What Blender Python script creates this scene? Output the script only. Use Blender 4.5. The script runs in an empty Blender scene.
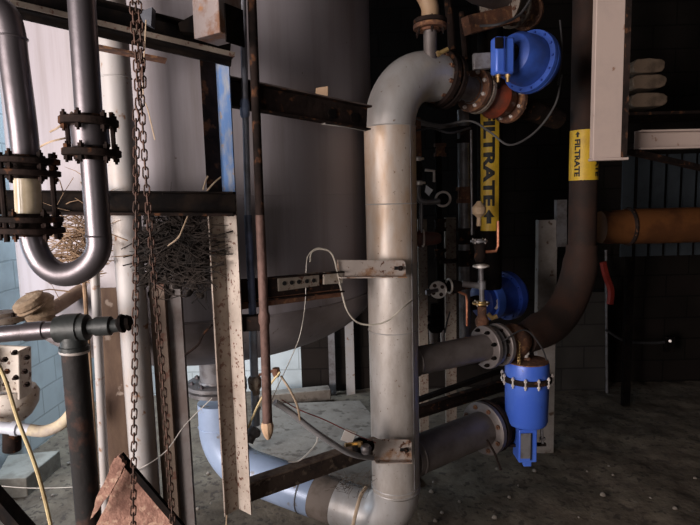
import bpy, math, random
from mathutils import Vector as V, Matrix
random.seed(7)
C = bpy.context.scene.collection
sc = bpy.context.scene
# ------------------------------------------------------------------ camera
F, H = 540.0, 1.75
PITCH, ROLL = math.radians(6.5), math.radians(1.5)
fw = V((0, math.cos(PITCH), -math.sin(PITCH)))
u0 = V((0, math.sin(PITCH), math.cos(PITCH)))
rt = V((math.cos(ROLL), 0, 0)) - u0*math.sin(ROLL)
up = u0*math.cos(ROLL) + V((math.sin(ROLL), 0, 0))
def P(px, py, Y):                      # where the sight line through a photo position meets the plane y = Y
    d = fw + rt*((px-350)/F) - up*((py-262.5)/F)
    return V((0, 0, H)) + d*(Y/d.y)
def S(n, Y): return n*Y/F              # metres spanned by n photo pixels at distance Y
cam = bpy.data.cameras.new('camera'); co = bpy.data.objects.new('camera', cam); C.objects.link(co)
cam.sensor_width = 36; cam.lens = F/700*36; cam.clip_start = 0.02
co.matrix_world = Matrix.Translation((0, 0, H)) @ Matrix(((rt.x, up.x, -fw.x), (rt.y, up.y, -fw.y), (rt.z, up.z, -fw.z))).to_4x4()
sc.camera = co
# ------------------------------------------------------------------ materials
def mat(name, c1, c2=None, scale=6, rough=.6, metal=0, bump=.25, lo=.45, hi=.6, stretch=(1, 1, 1), c3=None, s3=30, lo3=.62, hi3=.68, rough2=None, detail=6):
    m = bpy.data.materials.new(name); m.use_nodes = True
    nt = m.node_tree; N = nt.nodes; L = nt.links
    b = N['Principled BSDF']; b.inputs['Metallic'].default_value = metal; b.inputs['Roughness'].default_value = rough
    tc = N.new('ShaderNodeTexCoord'); mp = N.new('ShaderNodeMapping'); mp.inputs['Scale'].default_value = stretch
    L.new(tc.outputs['Object'], mp.inputs[0])
    n = N.new('ShaderNodeTexNoise'); n.inputs['Scale'].default_value = scale; n.inputs['Detail'].default_value = detail; n.inputs['Roughness'].default_value = .65
    L.new(mp.outputs[0], n.inputs['Vector'])
    r = N.new('ShaderNodeMapRange'); r.inputs['From Min'].default_value = lo; r.inputs['From Max'].default_value = hi
    L.new(n.outputs['Fac'], r.inputs['Value'])
    mx = N.new('ShaderNodeMix'); mx.data_type = 'RGBA'
    mx.inputs['A'].default_value = (*c1, 1); mx.inputs['B'].default_value = (*(c2 or [x*.75 for x in c1]), 1)
    L.new(r.outputs[0], mx.inputs['Factor']); out = mx.outputs['Result']
    if c3:
        n3 = N.new('ShaderNodeTexNoise'); n3.inputs['Scale'].default_value = s3; n3.inputs['Detail'].default_value = 4
        L.new(tc.outputs['Object'], n3.inputs['Vector'])
        r3 = N.new('ShaderNodeMapRange'); r3.inputs['From Min'].default_value = lo3; r3.inputs['From Max'].default_value = hi3
        L.new(n3.outputs['Fac'], r3.inputs['Value'])
        m3 = N.new('ShaderNodeMix'); m3.data_type = 'RGBA'; m3.inputs['B'].default_value = (*c3, 1)
        L.new(out, m3.inputs['A']); L.new(r3.outputs[0], m3.inputs['Factor']); out = m3.outputs['Result']
    L.new(out, b.inputs['Base Color'])
    if rough2 is not None:
        rr = N.new('ShaderNodeMapRange'); rr.inputs['To Min'].default_value = rough; rr.inputs['To Max'].default_value = rough2
        L.new(r.outputs[0], rr.inputs['Value']); L.new(rr.outputs[0], b.inputs['Roughness'])
    if bump:
        nb = N.new('ShaderNodeTexNoise'); nb.inputs['Scale'].default_value = max(scale*5, 40); nb.inputs['Detail'].default_value = 5
        L.new(tc.outputs['Object'], nb.inputs['Vector'])
        bp = N.new('ShaderNodeBump'); bp.inputs['Strength'].default_value = bump; bp.inputs['Distance'].default_value = .004
        L.new(nb.outputs['Fac'], bp.inputs['Height']); L.new(bp.outputs[0], b.inputs['Normal'])
    return m
TANK = mat('tank_paint', (.34, .312, .338), (.22, .19, .185), 2.4, .5, .0, .12, .45, .78, (5, 5, .3), (.14, .10, .09), 34, .72, .76)
DISH = mat('tank_dish_paint', (.29, .26, .27), (.17, .14, .135), 3, .55, .0, .2, .42, .7, (1, 1, 1), (.10, .07, .06), 26, .66, .72)
CLAD = mat('pipe_cladding', (.58, .565, .56), (.45, .41, .385), 9, .42, .35, .1, .42, .7, (1, 1, .35), (.22, .15, .10), 60, .68, .74, .5)
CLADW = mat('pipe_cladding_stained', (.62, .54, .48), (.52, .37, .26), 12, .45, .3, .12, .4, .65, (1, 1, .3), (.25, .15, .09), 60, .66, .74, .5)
BPIPE = mat('pale_blue_pipe', (.34, .43, .60), (.28, .35, .50), 5, .35, .1, .1, .4, .7, c3=(.25, .22, .2), s3=18, lo3=.64, hi3=.72)
GPIPE = mat('grey_branch_pipe', (.20, .175, .17), (.12, .10, .092), 8, .5, .4, .2, .4, .7)
STEEL = mat('dull_steel_pipe', (.17, .155, .17), (.11, .095, .10), 7, .33, .75, .12, .4, .7, (1, 1, .4), rough2=.5)
WPIPE = mat('white_pipe', (.43, .41, .405), (.42, .35, .30), 9, .5, 0, .15, .48, .7, (1, 1, .6), (.25, .13, .07), 30, .64, .70)
RUST = mat('rust', (.20, .085, .045), (.09, .045, .03), 14, .85, .1, .8, .35, .6, c3=(.34, .17, .08), s3=40, lo3=.55, hi3=.7)
DRUST = mat('dark_rust', (.035, .023, .02), (.015, .012, .011), 10, .8, .2, .7, .35, .6, c3=(.12, .055, .03), s3=28, lo3=.58, hi3=.68)
BLACK = mat('black_iron', (.007, .006, .006), (.014, .010, .008), 12, .85, 0, .4)
FLAKE = mat('flaking_cream_paint', (.52, .45, .39), (.36, .29, .24), 8, .7, 0, .5, .4, .65, c3=(.13, .05, .03), s3=75, lo3=.60, hi3=.66)
FLAKED = mat('flaking_grey_brown_paint', (.25, .21, .17), (.16, .12, .095), 8, .7, 0, .5, .4, .65, c3=(.10, .045, .03), s3=70, lo3=.56, hi3=.64)
BLUEP = mat('worn_blue_paint', (.10, .21, .46), (.32, .35, .41), 14, .5, 0, .3, .46, .6, (1, 1, .4), (.30, .25, .22), 30, .6, .66)
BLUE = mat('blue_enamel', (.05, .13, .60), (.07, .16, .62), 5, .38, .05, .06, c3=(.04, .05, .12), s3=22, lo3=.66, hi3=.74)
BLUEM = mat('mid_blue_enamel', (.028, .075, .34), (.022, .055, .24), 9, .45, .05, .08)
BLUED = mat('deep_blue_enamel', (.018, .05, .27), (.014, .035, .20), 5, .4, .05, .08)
GREY = mat('galvanised_grey', (.22, .215, .225), (.13, .115, .115), 12, .5, .4, .2)
PALE = mat('pale_metal', (.88, .82, .77), (.66, .58, .54), 14, .4, .4, .1)
BROWN = mat('brown_pipe', (.035, .014, .008), (.02, .010, .007), 6, .78, .1, .15)
ORNG = mat('amber_brown_pipe', (.11, .042, .014), (.065, .025, .010), 5, .28, .1, .1)
RED = mat('red_orange_paint', (.24, .045, .02), (.12, .035, .02), 12, .5, 0, .3)
YEL = mat('yellow_label', (.72, .46, .03), (.60, .36, .03), 10, .5, 0, .05)
INK = mat('black_ink', (.01, .01, .01), None, 10, .6, 0, 0)
COPPER = mat('copper', (.62, .26, .15), (.45, .16, .09), 12, .35, .7, .1)
BRASS = mat('brass', (.55, .38, .16), (.35, .22, .1), 14, .35, .7, .1)
CREAMB = mat('cream_beam_paint', (.42, .33, .29), (.34, .275, .25), 3, .6, 0, .15, .45, .7, c3=(.24, .14, .10), s3=24, lo3=.67, hi3=.72)
TAN = mat('tan_wood', (.62, .42, .27), (.5, .33, .2), 12, .7, 0, .3)
TWIG = mat('dry_twig', (.36, .24, .15), (.17, .11, .07), 14, .9, 0, .3)
TWIGP = mat('pale_twig', (.55, .42, .30), (.35, .25, .16), 14, .9, 0, .3)
GLASS = mat('milky_sight_glass', (.60, .50, .36), (.50, .41, .28), 9, .25, 0, .03)
CORD = mat('yellow_cord', (.62, .50, .27), (.45, .34, .18), 20, .6, 0, .1)
WIRE = mat('pale_wire', (.55, .52, .48), None, 20, .5, 0, 0)
DWIRE = mat('dark_cable', (.04, .038, .04), None, 20, .5, 0, 0)
GCABLE = mat('grey_cable', (.34, .33, .34), None, 20, .45, 0, 0)
MUD = mat('mud_caked_iron', (.34, .26, .18), (.2, .14, .09), 16, .9, 0, .9, .4, .6)
CREAM = mat('cream_cast_iron', (.52, .47, .42), (.36, .29, .22), 10, .6, 0, .3, .45, .65, c3=(.12, .07, .05), s3=45, lo3=.60, hi3=.65)
GREEN = mat('dark_green_iron', (.030, .034, .034), (.018, .019, .018), 12, .5, .2, .3)
CONC = mat('dusty_concrete', (.22, .19, .16), (.15, .125, .105), 6, .95, 0, .9, .4, .65, c3=(.10, .08, .065), s3=16, lo3=.56, hi3=.66)
BCONC = mat('painted_pale_concrete', (.36, .40, .43), (.26, .27, .27), 6, .9, 0, .5, .45, .65)
DIRT = mat('dirt_floor', (.15, .122, .09), (.085, .064, .046), 5, .97, 0, 1.0, .38, .62, c3=(.06, .045, .035), s3=24, lo3=.56, hi3=.64)
CEIL = mat('ceiling_deck', (.05, .045, .045), None, 5, .9, 0, .2)
REDH = mat('red_hose', (.30, .03, .02), None, 10, .5, 0, .1)
PAD = mat('grimy_sacking', (.24, .17, .12), (.14, .10, .07), 10, .9, 0, .5)

for m_ in (BLACK, DRUST):
    m_.node_tree.nodes['Principled BSDF'].inputs['Specular IOR Level'].default_value = .04
def wallmat(name, c1, c2, mortar):
    m = bpy.data.materials.new(name); m.use_nodes = True; nt = m.node_tree; N = nt.nodes; L = nt.links
    b = N['Principled BSDF']; b.inputs['Roughness'].default_value = .85; b.inputs['Specular IOR Level'].default_value = .1
    tc = N.new('ShaderNodeTexCoord'); sp = N.new('ShaderNodeSeparateXYZ'); cb = N.new('ShaderNodeCombineXYZ'); ad = N.new('ShaderNodeMath')
    L.new(tc.outputs['Object'], sp.inputs[0]); L.new(sp.outputs[0], ad.inputs[0]); L.new(sp.outputs[1], ad.inputs[1]); L.new(ad.outputs[0], cb.inputs[0]); L.new(sp.outputs[2], cb.inputs[1])
    br = N.new('ShaderNodeTexBrick'); br.inputs['Scale'].default_value = 1; br.inputs['Brick Width'].default_value = .4; br.inputs['Row Height'].default_value = .2
    br.inputs['Mortar Size'].default_value = .006; br.inputs['Color1'].default_value = (*c1, 1); br.inputs['Color2'].default_value = (*c2, 1); br.inputs['Mortar'].default_value = (*mortar, 1)
    L.new(cb.outputs[0], br.inputs['Vector'])
    n = N.new('ShaderNodeTexNoise'); n.inputs['Scale'].default_value = 4; n.inputs['Detail'].default_value = 6
    r = N.new('ShaderNodeMapRange'); r.inputs['From Min'].default_value = .45; r.inputs['From Max'].default_value = .75; r.inputs['To Max'].default_value = .5
    L.new(tc.outputs['Object'], n.inputs['Vector']); L.new(n.outputs['Fac'], r.inputs['Value'])
    mx = N.new('ShaderNodeMix'); mx.data_type = 'RGBA'; L.new(br.outputs['Color'], mx.inputs['A']); mx.inputs['B'].default_value = (*[x*.45 for x in c2], 1); L.new(r.outputs[0], mx.inputs['Factor'])
    L.new(mx.outputs['Result'], b.inputs['Base Color'])
    bp = N.new('ShaderNodeBump'); bp.inputs['Strength'].default_value = .5; bp.inputs['Distance'].default_value = .01; bp.invert = True
    L.new(br.outputs['Fac'], bp.inputs['Height']); L.new(bp.outputs[0], b.inputs['Normal'])
    return m
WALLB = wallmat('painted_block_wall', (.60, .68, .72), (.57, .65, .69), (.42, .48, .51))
WALLD = wallmat('shaded_block_wall', (.020, .015, .013), (.017, .014, .012), (.010, .008, .007))  # block wall darkened, the shade of the right side is in its colour
PIER = wallmat('pier_block_wall', (.07, .062, .056), (.062, .056, .05), (.04, .036, .034))

# ------------------------------------------------------------------ mesh building
def frame(d, ref=None):
    d = d.normalized()
    r = ref or (V((0, 0, 1)) if abs(d.z) < .9 else V((0, 1, 0)))
    s = d.cross(r).normalized(); return s, s.cross(d).normalized()
class MB:
    def __init__(s): s.v = []; s.f = []
    def ring(s, c, a, b, r, n, r2=None):
        i = len(s.v)
        for k in range(n):
            t = 2*math.pi*k/n; s.v.append(c + a*(r*math.cos(t)) + b*((r2 or r)*math.sin(t)))
        return i
    def join(s, i, j, n):
        for k in range(n): s.f.append((i+k, i+(k+1) % n, j+(k+1) % n, j+k))
    def tube(s, pts, r, n=14, caps=True, smooth=0):
        pts = [V(p) for p in pts]
        if smooth: pts = spline(pts, smooth)
        m = len(pts); rs = r if isinstance(r, (list, tuple)) else [r]*m
        if len(rs) != m: rs = [rs[min(int(k*len(rs)/m), len(rs)-1)] for k in range(m)]
        a = None; prev = None
        for k, p in enumerate(pts):
            d = (pts[min(k+1, m-1)]-pts[max(k-1, 0)]).normalized()
            if a is None: a, b = frame(d)
            else:
                a = (a - d*a.dot(d)).normalized(); b = a.cross(d).normalized()
            i = s.ring(p, a, b, rs[k], n)
            if prev is not None: s.join(prev, i, n)
            elif caps: s.f.append(tuple(range(i+n-1, i-1, -1)))
            prev = i
        if caps: s.f.append(tuple(range(prev, prev+n)))
        return s
    def lathe(s, A, d, prof, n=24, ref=None, phase=0):
        A = V(A); d = V(d).normalized(); a, b = frame(d, ref)
        if phase: a, b = a*math.cos(phase)+b*math.sin(phase), b*math.cos(phase)-a*math.sin(phase)
        prev = None
        for t, r in prof:
            i = s.ring(A+d*t, a, b, max(r, 1e-5), n)
            if prev is not None: s.join(prev, i, n)
            else: s.f.append(tuple(range(i+n-1, i-1, -1)))
            prev = i
        s.f.append(tuple(range(prev, prev+n))); return s
    def cyl(s, A, B, r, n=16):
        A = V(A); B = V(B); return s.lathe(A, B-A, [(0, r), ((B-A).length, r)], n)
    def beam(s, A, B, prof, upv=(0, 0, 1)):
        A = V(A); B = V(B); d = (B-A).normalized(); w = d.cross(V(upv)).normalized(); u = w.cross(d).normalized()
        i = len(s.v); n = len(prof)
        for Q in (A, B):
            for x, y in prof: s.v.append(Q + w*x + u*y)
        s.join(i, i+n, n); s.f.append(tuple(range(i+n-1, i-1, -1))); s.f.append(tuple(range(i+n, i+2*n)))
        return s
    def prism(s, pts, ex):
        pts = [V(p) for p in pts]; ex = V(ex); i = len(s.v); n = len(pts)
        s.v += pts; s.v += [p+ex for p in pts]; s.join(i, i+n, n)
        s.f.append(tuple(range(i+n-1, i-1, -1))); s.f.append(tuple(range(i+n, i+2*n))); return s
    def torus(s, c, d, R, r, n=28, m=8, a0=0, a1=2*math.pi):
        c = V(c); a, b = frame(V(d)); full = a1-a0 > 6.28
        k = n if full else n+1; i0 = len(s.v); dd = V(d).normalized()
        for j in range(k):
            t = a0+(a1-a0)*j/n; o = a*math.cos(t)+b*math.sin(t); s.ring(c+o*R, o, dd, r, m)
        for j in range(n):
            s.join(i0+j*m, i0+((j+1) % k)*m, m)
        return s
    def link(s, c, d, side, L, W, r):          # one oval chain link
        i0 = len(s.v); nrm = d.cross(side).normalized(); n = 12
        for j in range(n):
            t = 2*math.pi*j/n; ct, st = math.cos(t), math.sin(t)
            off = d*((L/2-W/2)*(1 if st > 0 else -1) + W/2*st) + side*(W/2*ct)
            s.ring(c+off, (side*ct+d*st).normalized(), nrm, r, 5)
        for j in range(n): s.join(i0+j*5, i0+((j+1) % n)*5, 5)
    def build(s, name, m, parent=None, origin=None, bevel=0, sharp=35, label=None):
        if parent is not None:
            o0 = V((0, 0, 0)); q = parent
            while q: o0 = o0 + q.location; q = q.parent
            base = V((0, 0, 0))
        else:
            if origin is None:
                mn = V([min(p[k] for p in s.v) for k in range(3)]); mxx = V([max(p[k] for p in s.v) for k in range(3)])
                origin = V(((mn.x+mxx.x)/2, (mn.y+mxx.y)/2, mn.z))
            o0 = V(origin); base = o0
        me = bpy.data.meshes.new(name); me.from_pydata([tuple(p-o0) for p in s.v], [], s.f); me.validate()
        import bmesh
        bm = bmesh.new(); bm.from_mesh(me); bmesh.ops.recalc_face_normals(bm, faces=bm.faces); bm.to_mesh(me); bm.free()
        me.polygons.foreach_set('use_smooth', [True]*len(me.polygons)); me.set_sharp_from_angle(angle=math.radians(sharp))
        me.materials.append(m)
        o = bpy.data.objects.new(name, me); C.objects.link(o); o.location = base
        if parent is not None: o.parent = parent
        if bevel:
            bv = o.modifiers.new('bevel', 'BEVEL'); bv.width = bevel; bv.segments = 2; bv.limit_method = 'ANGLE'
        if label: o['label'] = label
        return o
def spline(pts, k):
    q = [pts[0]*2-pts[1]] + pts + [pts[-1]*2-pts[-2]]; out = []
    for i in range(1, len(q)-2):
        for j in range(k):
            t = j/k; a, b, c, d = q[i-1], q[i], q[i+1], q[i+2]
            out.append(.5*((2*b)+(c-a)*t+(2*a-5*b+4*c-d)*t*t+(3*b-a-3*c+d)*t**3))
    out.append(pts[-1]); return out
def arc(A, c, B, n=10):                # quarter bend from A to B with corner c
    A, c, B = V(A), V(c), V(B); o = A+B-c
    return [o + (A-o)*math.cos(t*math.pi/2/n) + (B-o)*math.sin(t*math.pi/2/n) for t in range(n+1)]
def rect(w, h): return [(-w/2, -h/2), (w/2, -h/2), (w/2, h/2), (-w/2, h/2)]
def chan(h, w, t):                     # C section, open towards +w
    return [(0, -h/2), (w, -h/2), (w, -h/2+t), (t, -h/2+t), (t, h/2-t), (w, h/2-t), (w, h/2), (0, h/2)]
def flip(p): return [(-x, y) for x, y in p][::-1]
def ang(a, b, t): return [(0, 0), (a, 0), (a, t), (t, t), (t, b), (0, b)]
def tag(o, label, cat, group=None, kind=None):
    o['label'] = label; o['category'] = cat
    if group: o['group'] = group
    if kind: o['kind'] = kind
    return o
def thing(name, label, cat, loc, group=None):
    o = bpy.data.objects.new(name, None); C.objects.link(o); o.location = V(loc); o.empty_display_size = .05
    return tag(o, label, cat, group)
def struct(o): o['kind'] = 'structure'; return o
def bolt(parent, p, d, r=.008, L=.02, m=None, name='bolt'):
    d = V(d).normalized(); b = MB()
    b.lathe(V(p)-d*L*.5, d, [(0, r), (L*.45, r), (L*.5, r*.55), (L, r*.55)], 6)
    return b.build(name, m or DRUST, parent)
def flange(parent, c, d, r, t, m, nb=8, rb=None, bm=None, hub=None, L=None, name='flange', br=None):
    c = V(c); d = V(d).normalized(); b = MB(); h = hub or r*.6
    b.lathe(c-d*t/2, d, [(-t*.5, h*.95), (-t*.5, h), (0, h*1.02), (0, r*.97), (t*.1, r), (t*.9, r), (t, r*.97), (t, h), (t*1.5, h*.95)], 32)
    f = b.build(name, m, parent); a, e = frame(d); rb = rb or r*.82
    for k in range(nb):
        th = 2*math.pi*(k+.5)/nb; q = c + (a*math.cos(th)+e*math.sin(th))*rb
        x = MB(); R = br or r*.09; LL = L or t*2.4
        x.lathe(q-d*LL/2, d, [(0, R*.5), (LL*.12, R*.5), (LL*.12, R), (LL*.3, R), (LL*.3, R*.5), (LL*.7, R*.5), (LL*.7, R), (LL*.88, R), (LL*.88, R*.5), (LL, R*.5)], 6)
        x.build('bolt', bm or m, f)
    return f
def wire(name, pts, r, m, label, cat='wire', k=8, n=6, group=None):
    o = MB().tube(pts, r, n, smooth=k).build(name, m); return tag(o, label, cat, group)

# ------------------------------------------------------------------ the room
import mathutils.noise as mn
XL, XR, YB, YF, ZC = -2.35, 3.6, 4.9, -1.6, 4.2
b = MB(); nx, ny = 150, 160
for j in range(ny+1):
    for i in range(nx+1):
        x = XL + (XR-XL)*i/nx; y = YF + (YB-YF)*j/ny
        z = .02*mn.noise(V((x*2.5, y*2.5, 0))) + .012*mn.noise(V((x*9, y*9, 3))) + .006*mn.noise(V((x*24, y*24, 5)))
        b.v.append(V((x, y, z-.012)))
for j in range(ny):
    for i in range(nx):
        a = j*(nx+1)+i; b.f.append((a, a+1, a+nx+2, a+nx+1))
struct(b.build('floor', DIRT, origin=(0, 0, 0), sharp=80))
def wallbox(name, x0, x1, y0, y1, z0, z1, m):
    b = MB(); b.prism([(x0, y0, z0), (x1, y0, z0), (x1, y1, z0), (x0, y1, z0)], (0, 0, z1-z0)); return struct(b.build(name, m, origin=(0, 0, 0)))
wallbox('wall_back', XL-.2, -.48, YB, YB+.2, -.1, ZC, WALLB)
wallbox('wall_back_right', -.48, XR+.2, YB, YB+.2, -.1, ZC, WALLD)  # same wall, split here so the shade behind the tank is painted in
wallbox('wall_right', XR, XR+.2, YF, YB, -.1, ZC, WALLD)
# left wall with a tall daylight opening beside and behind the camera
wallbox('wall_left', XL-.2, XL, 3.2, YB, -.1, ZC, WALLB)
wallbox('wall_left_sill', XL-.2, XL, -.35, 3.2, -.1, .3, WALLD)
wallbox('wall_left_light_block', XL-.2, XL, YF, -.35, -.1, 1.15, WALLD)  # unseen wall stretch, raised to keep daylight off the right floor
wallbox('wall_left_lintel', XL-.2, XL, YF, 3.2, 3.3, ZC, WALLD)
wallbox('ceiling', XL-.2, XR+.2, YF, YB+.2, ZC, ZC+.1, CEIL)
wallbox('wall_front', -.6, XR, YF-.2, YF, -.1, ZC, WALLD)
wallbox('wall_front_lintel', XL+.0, -.6, YF-.2, YF, 3.0, ZC, WALLD)

# ------------------------------------------------------------------ the tank
TX, TY, TR = P(217, 385, 2.75).x, 2.75, .84
ZR, DD = 1.32, .316
tank = thing('storage_tank', 'large grey cylindrical steel tank with dished bottom behind the rusty frame', 'tank', (TX, TY, .9))
b = MB(); b.lathe((TX, TY, ZR), (0, 0, 1), [(0, TR-.002), (.0, TR), (.9, TR), (2.3, TR)], 128); b.build('shell', TANK, tank)
b = MB(); prof = []
for k in range(0, 19):
    t = math.pi/2*k/18; prof.append((-DD*math.cos(t), max(TR*math.sin(t), .001)))
b.lathe((TX, TY, ZR), (0, 0, 1), prof, 96); b.build('dished_bottom', DISH, tank, sharp=60)
b = MB(); b.torus((TX, TY, ZR+.005), (0, 0, 1), TR, .006, 96, 6); b.build('weld_seam', DISH, tank)
b = MB(); b.torus((TX, TY, 1.78), (0, 0, 1), TR-.0015, .003, 96, 6); b.build('weld_seam', TANK, tank)
for an in (92, 148):
    a = math.radians(an); x = TX+.70*math.cos(a); y = TY+.70*math.sin(a)
    b = MB(); b.beam((x, y, -.02), (x, y, 1.30), rect(.055, .055), (1, 0, 0)); b.build('leg', WPIPE, tank, bevel=.003)
NZ = P(217, 386, TY).z
b = MB(); b.lathe((TX, TY, NZ-.05), (0, 0, 1), [(0, .085), (.05, .085), (.2, .085), (.25, .1)], 28); b.build('drain_neck', GREY, tank)
flange(tank, (TX, TY, NZ+.018), (0, 0, 1), .155, .022, GREY, 8, bm=STEEL)
# pale blue drain pipe
BX = P(392, 262, 2.3).x; BY = 2.3; BR = .1055
CZT, CZ = .39, .29
dv = V((BX-TX, BY-TY, CZ-CZT)).normalized()
dp = thing('drain_pipe', 'pale blue pipe sweeping from under the tank down along the dirt floor', 'pipe', (TX, TY, CZ-.1))
path = [V((TX, TY, NZ-.085)), V((TX, TY, CZT+.2))] + arc(V((TX, TY, CZT+.19)), V((TX, TY, CZT)), V((TX, TY, CZT))+dv*.19, 12)
E1 = V((BX, BY, CZ)) - dv*.42
path.append(E1); b = MB(); b.tube(path, BR, 32); b.build('pipe_body', BPIPE, dp)
flange(dp, (TX, TY, NZ-.012), (0, 0, 1), .155, .022, GREY, 0)
b = MB(); b.torus((TX, TY, CZT+.2), (0, 0, 1), BR, .004, 32, 6); b.build('weld_bead', BPIPE, dp)
b = MB(); b.torus(E1-dv*.06, dv, BR, .004, 32, 6); b.build('weld_bead', GREY, dp)
# ------------------------------------------------------------------ main riser pipe
rp = thing('riser_pipe', 'fat silver clad pipe rising through the middle with a big elbow at its top', 'pipe', (BX, BY, CZ-.1))
ZE = P(448, 77, 2.45).z
dh = V((.80, .60, 0)).normalized()
zb = [P(391, y, BY-BR).z for y in (500, 265, 204, 124)]
foot = [E1] + arc(V((BX, BY, CZ))-dv*.17, V((BX, BY, CZ)), V((BX, BY, CZ+.17)), 12)
b = MB(); b.tube([E1, V((BX, BY, CZ))-dv*.30], BR-.001, 40); b.build('dusty_length', mat('dusty_brown_pipe', (.20,.16,.135), (.13,.10,.08), 9, .85, 0, .5), rp)
b = MB(); b.tube([V((BX, BY, CZ))-dv*.30]+foot[1:], BR, 40); b.build('lower_elbow', CLAD, rp)
b = MB(); b.cyl((BX, BY, CZ+.17), (BX, BY, zb[1]), BR+.001, 48); b.build('lower_jacket', mat('pipe_jacket_weathered', (.60, .555, .52), (.44, .385, .34), 16, .45, .3, .15, .4, .68, (1, 1, .35), (.26, .18, .13), 70, .66, .74, .5), rp)
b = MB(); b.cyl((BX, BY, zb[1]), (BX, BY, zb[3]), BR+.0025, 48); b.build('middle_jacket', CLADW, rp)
RB = .235
top = [V((BX, BY, zb[3]))] + arc(V((BX, BY, ZE-RB)), V((BX, BY, ZE)), V((BX, BY, ZE))+dh*RB, 16) + [V((BX, BY, ZE))+dh*(RB+.05)]
b = MB(); b.tube(top, BR, 48); b.build('upper_elbow', CLAD, rp)
for z in (zb[0], zb[0]+.02, zb[2], zb[3], P(391, 335, BY-BR).z):
    b = MB(); b.torus((BX, BY, z), (0, 0, 1), BR+.002, .0028, 48, 6); b.build('jacket_seam', CLAD, rp)
# orange-brown lap seam running down the jacket
b = MB(); b.cyl((BX+BR*.72, BY-BR*.72, CZ+.2), (BX+BR*.72, BY-BR*.72, zb[3]), .0022, 6); b.build('lap_seam', GREY, rp)
EE = V((BX, BY, ZE))+dh*(RB+.05)

# ------------------------------------------------------------------ upper valve train
def axisnut(): pass
VE = P(560, 120, 3.0); vd = (VE-EE).normalized()
uv = thing('valve_train', 'rusty flanged valve line running back from the top elbow under the blue actuator', 'valve', EE)
flange(uv, EE+vd*.012, vd, .125, .03, DRUST, 10, bm=RUST, L=.09)
flange(uv, EE+vd*.055, vd, .125, .03, DRUST, 0)
b = MB(); b.lathe(EE+vd*.07, vd, [(0, .075), (.03, .055), (.14, .055), (.17, .07)], 28); b.build('spool_pipe', GREY, uv)
flange(uv, EE+vd*.24, vd, .10, .025, RUST, 8, bm=PALE, L=.06)
flange(uv, EE+vd*.275, vd, .10, .022, FLAKED, 0)
b = MB(); b.lathe(EE+vd*.30, vd, [(0, .05), (.02, .075), (.09, .10), (.16, .075), (.18, .05)], 28); b.build('valve_body', RED, uv)
flange(uv, EE+vd*.50, vd, .10, .025, RUST, 8, bm=PALE, L=.06)
b = MB(); b.cyl(EE+vd*.5, EE+vd*.9, .055, 24); b.build('tail_pipe', DRUST, uv)

def actuator(name, label, A, B, r, col, wire_to=None, box=None):
    A = V(A); B = V(B); d = (B-A).normalized(); L = (B-A).length
    t = thing(name, label, 'actuator', A)
    b = MB(); b.lathe(A, d, [(0, r*.55), (L*.04, r*.86), (L*.1, r*.95), (L*.70, r*1.0), (L*.70, r*1.0), (L*.76, r)], 40); b.build('lower_bowl', col, t)
    b = MB(); b.lathe(A+d*L*.76, d, [(0, r), (0, r*1.17), (L*.035, r*1.17), (L*.035, r*1.15), (L*.05, r*1.15), (L*.05, r*1.17), (L*.085, r*1.17), (L*.085, r)], 40); f = b.build('clamp_ring', col, t)
    a, e = frame(d)
    for k in range(12):
        th = 2*math.pi*k/12; q = A+d*(L*.8)+(a*math.cos(th)+e*math.sin(th))*r*1.1
        bolt(f, q-d*L*.0, d, .007, L*.3, PALE); 
    b = MB(); b.lathe(A+d*L*.84, d, [(0, r), (L*.10, r*.98), (L*.15, r*.90), (L*.16, r*.5), (L*.16, .01)], 40); b.build('cover', col, t)
    return t, d
# ------------------------------------------------------------------ hanging blue canister actuator
Yc = 2.62
ctop = P(527, 360, Yc); cbot = P(527, 424, Yc); cr = S(22, Yc)
cx, cz0, cz1 = ctop.x, cbot.z, ctop.z
ca = thing('valve_actuator', 'bright blue canister actuator with a bolted ring, hanging upright by the pillar', 'actuator', (cx, Yc, cz0-.17))
hh = cz1-cz0
b = MB(); b.lathe((cx, Yc, cz0), (0, 0, 1), [(0, cr*.7), (hh*.03, cr*.9), (hh*.08, cr*.97), (hh*.72, cr), (hh*.72, cr*1.0)], 48); b.build('lower_bowl', BLUE, ca)
b = MB(); b.lathe((cx, Yc, cz0+hh*.70), (0, 0, 1), [(0, cr), (0, cr*1.12), (hh*.03, cr*1.12), (hh*.03, cr*1.09), (hh*.045, cr*1.09), (hh*.045, cr*1.12), (hh*.075, cr*1.12), (hh*.075, cr)], 48); rg = b.build('bolted_ring', DRUST, ca)
for k in range(12):
    th = 2*math.pi*(k+.3)/12; q = V((cx+cr*1.12*math.cos(th), Yc+cr*1.12*math.sin(th), cz0+hh*.737))
    bb = MB(); bb.lathe(q-V((0, 0, .03)), (0, 0, 1), [(0, .004), (.01, .004), (.01, .008), (.02, .008), (.02, .004), (.04, .004), (.04, .008), (.05, .008), (.05, .004), (.056, .004)], 6); bb.build('bolt', PALE, rg)
b = MB(); b.lathe((cx, Yc, cz0+hh*.775), (0, 0, 1), [(0, cr), (hh*.17, cr), (hh*.21, cr*.96)], 48); b.build('cover', BLUE, ca)
b = MB(); b.lathe((cx, Yc, cz0+hh*.985), (0, 0, 1), [(0, cr*.965), (.005, cr*.96), (.008, cr*.7), (.008, .02), (.02, .015)], 40); b.build('top_plate', RUST, ca)
b = MB(); zt = cz1
b.cyl((cx-.005, Yc, zt), (cx-.005, Yc, zt+.045), .012, 12); b.lathe((cx-.005, Yc, zt+.03), (0, 0, 1), [(0, .018), (.014, .018)], 6); b.build('air_fitting', PALE, ca)
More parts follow.
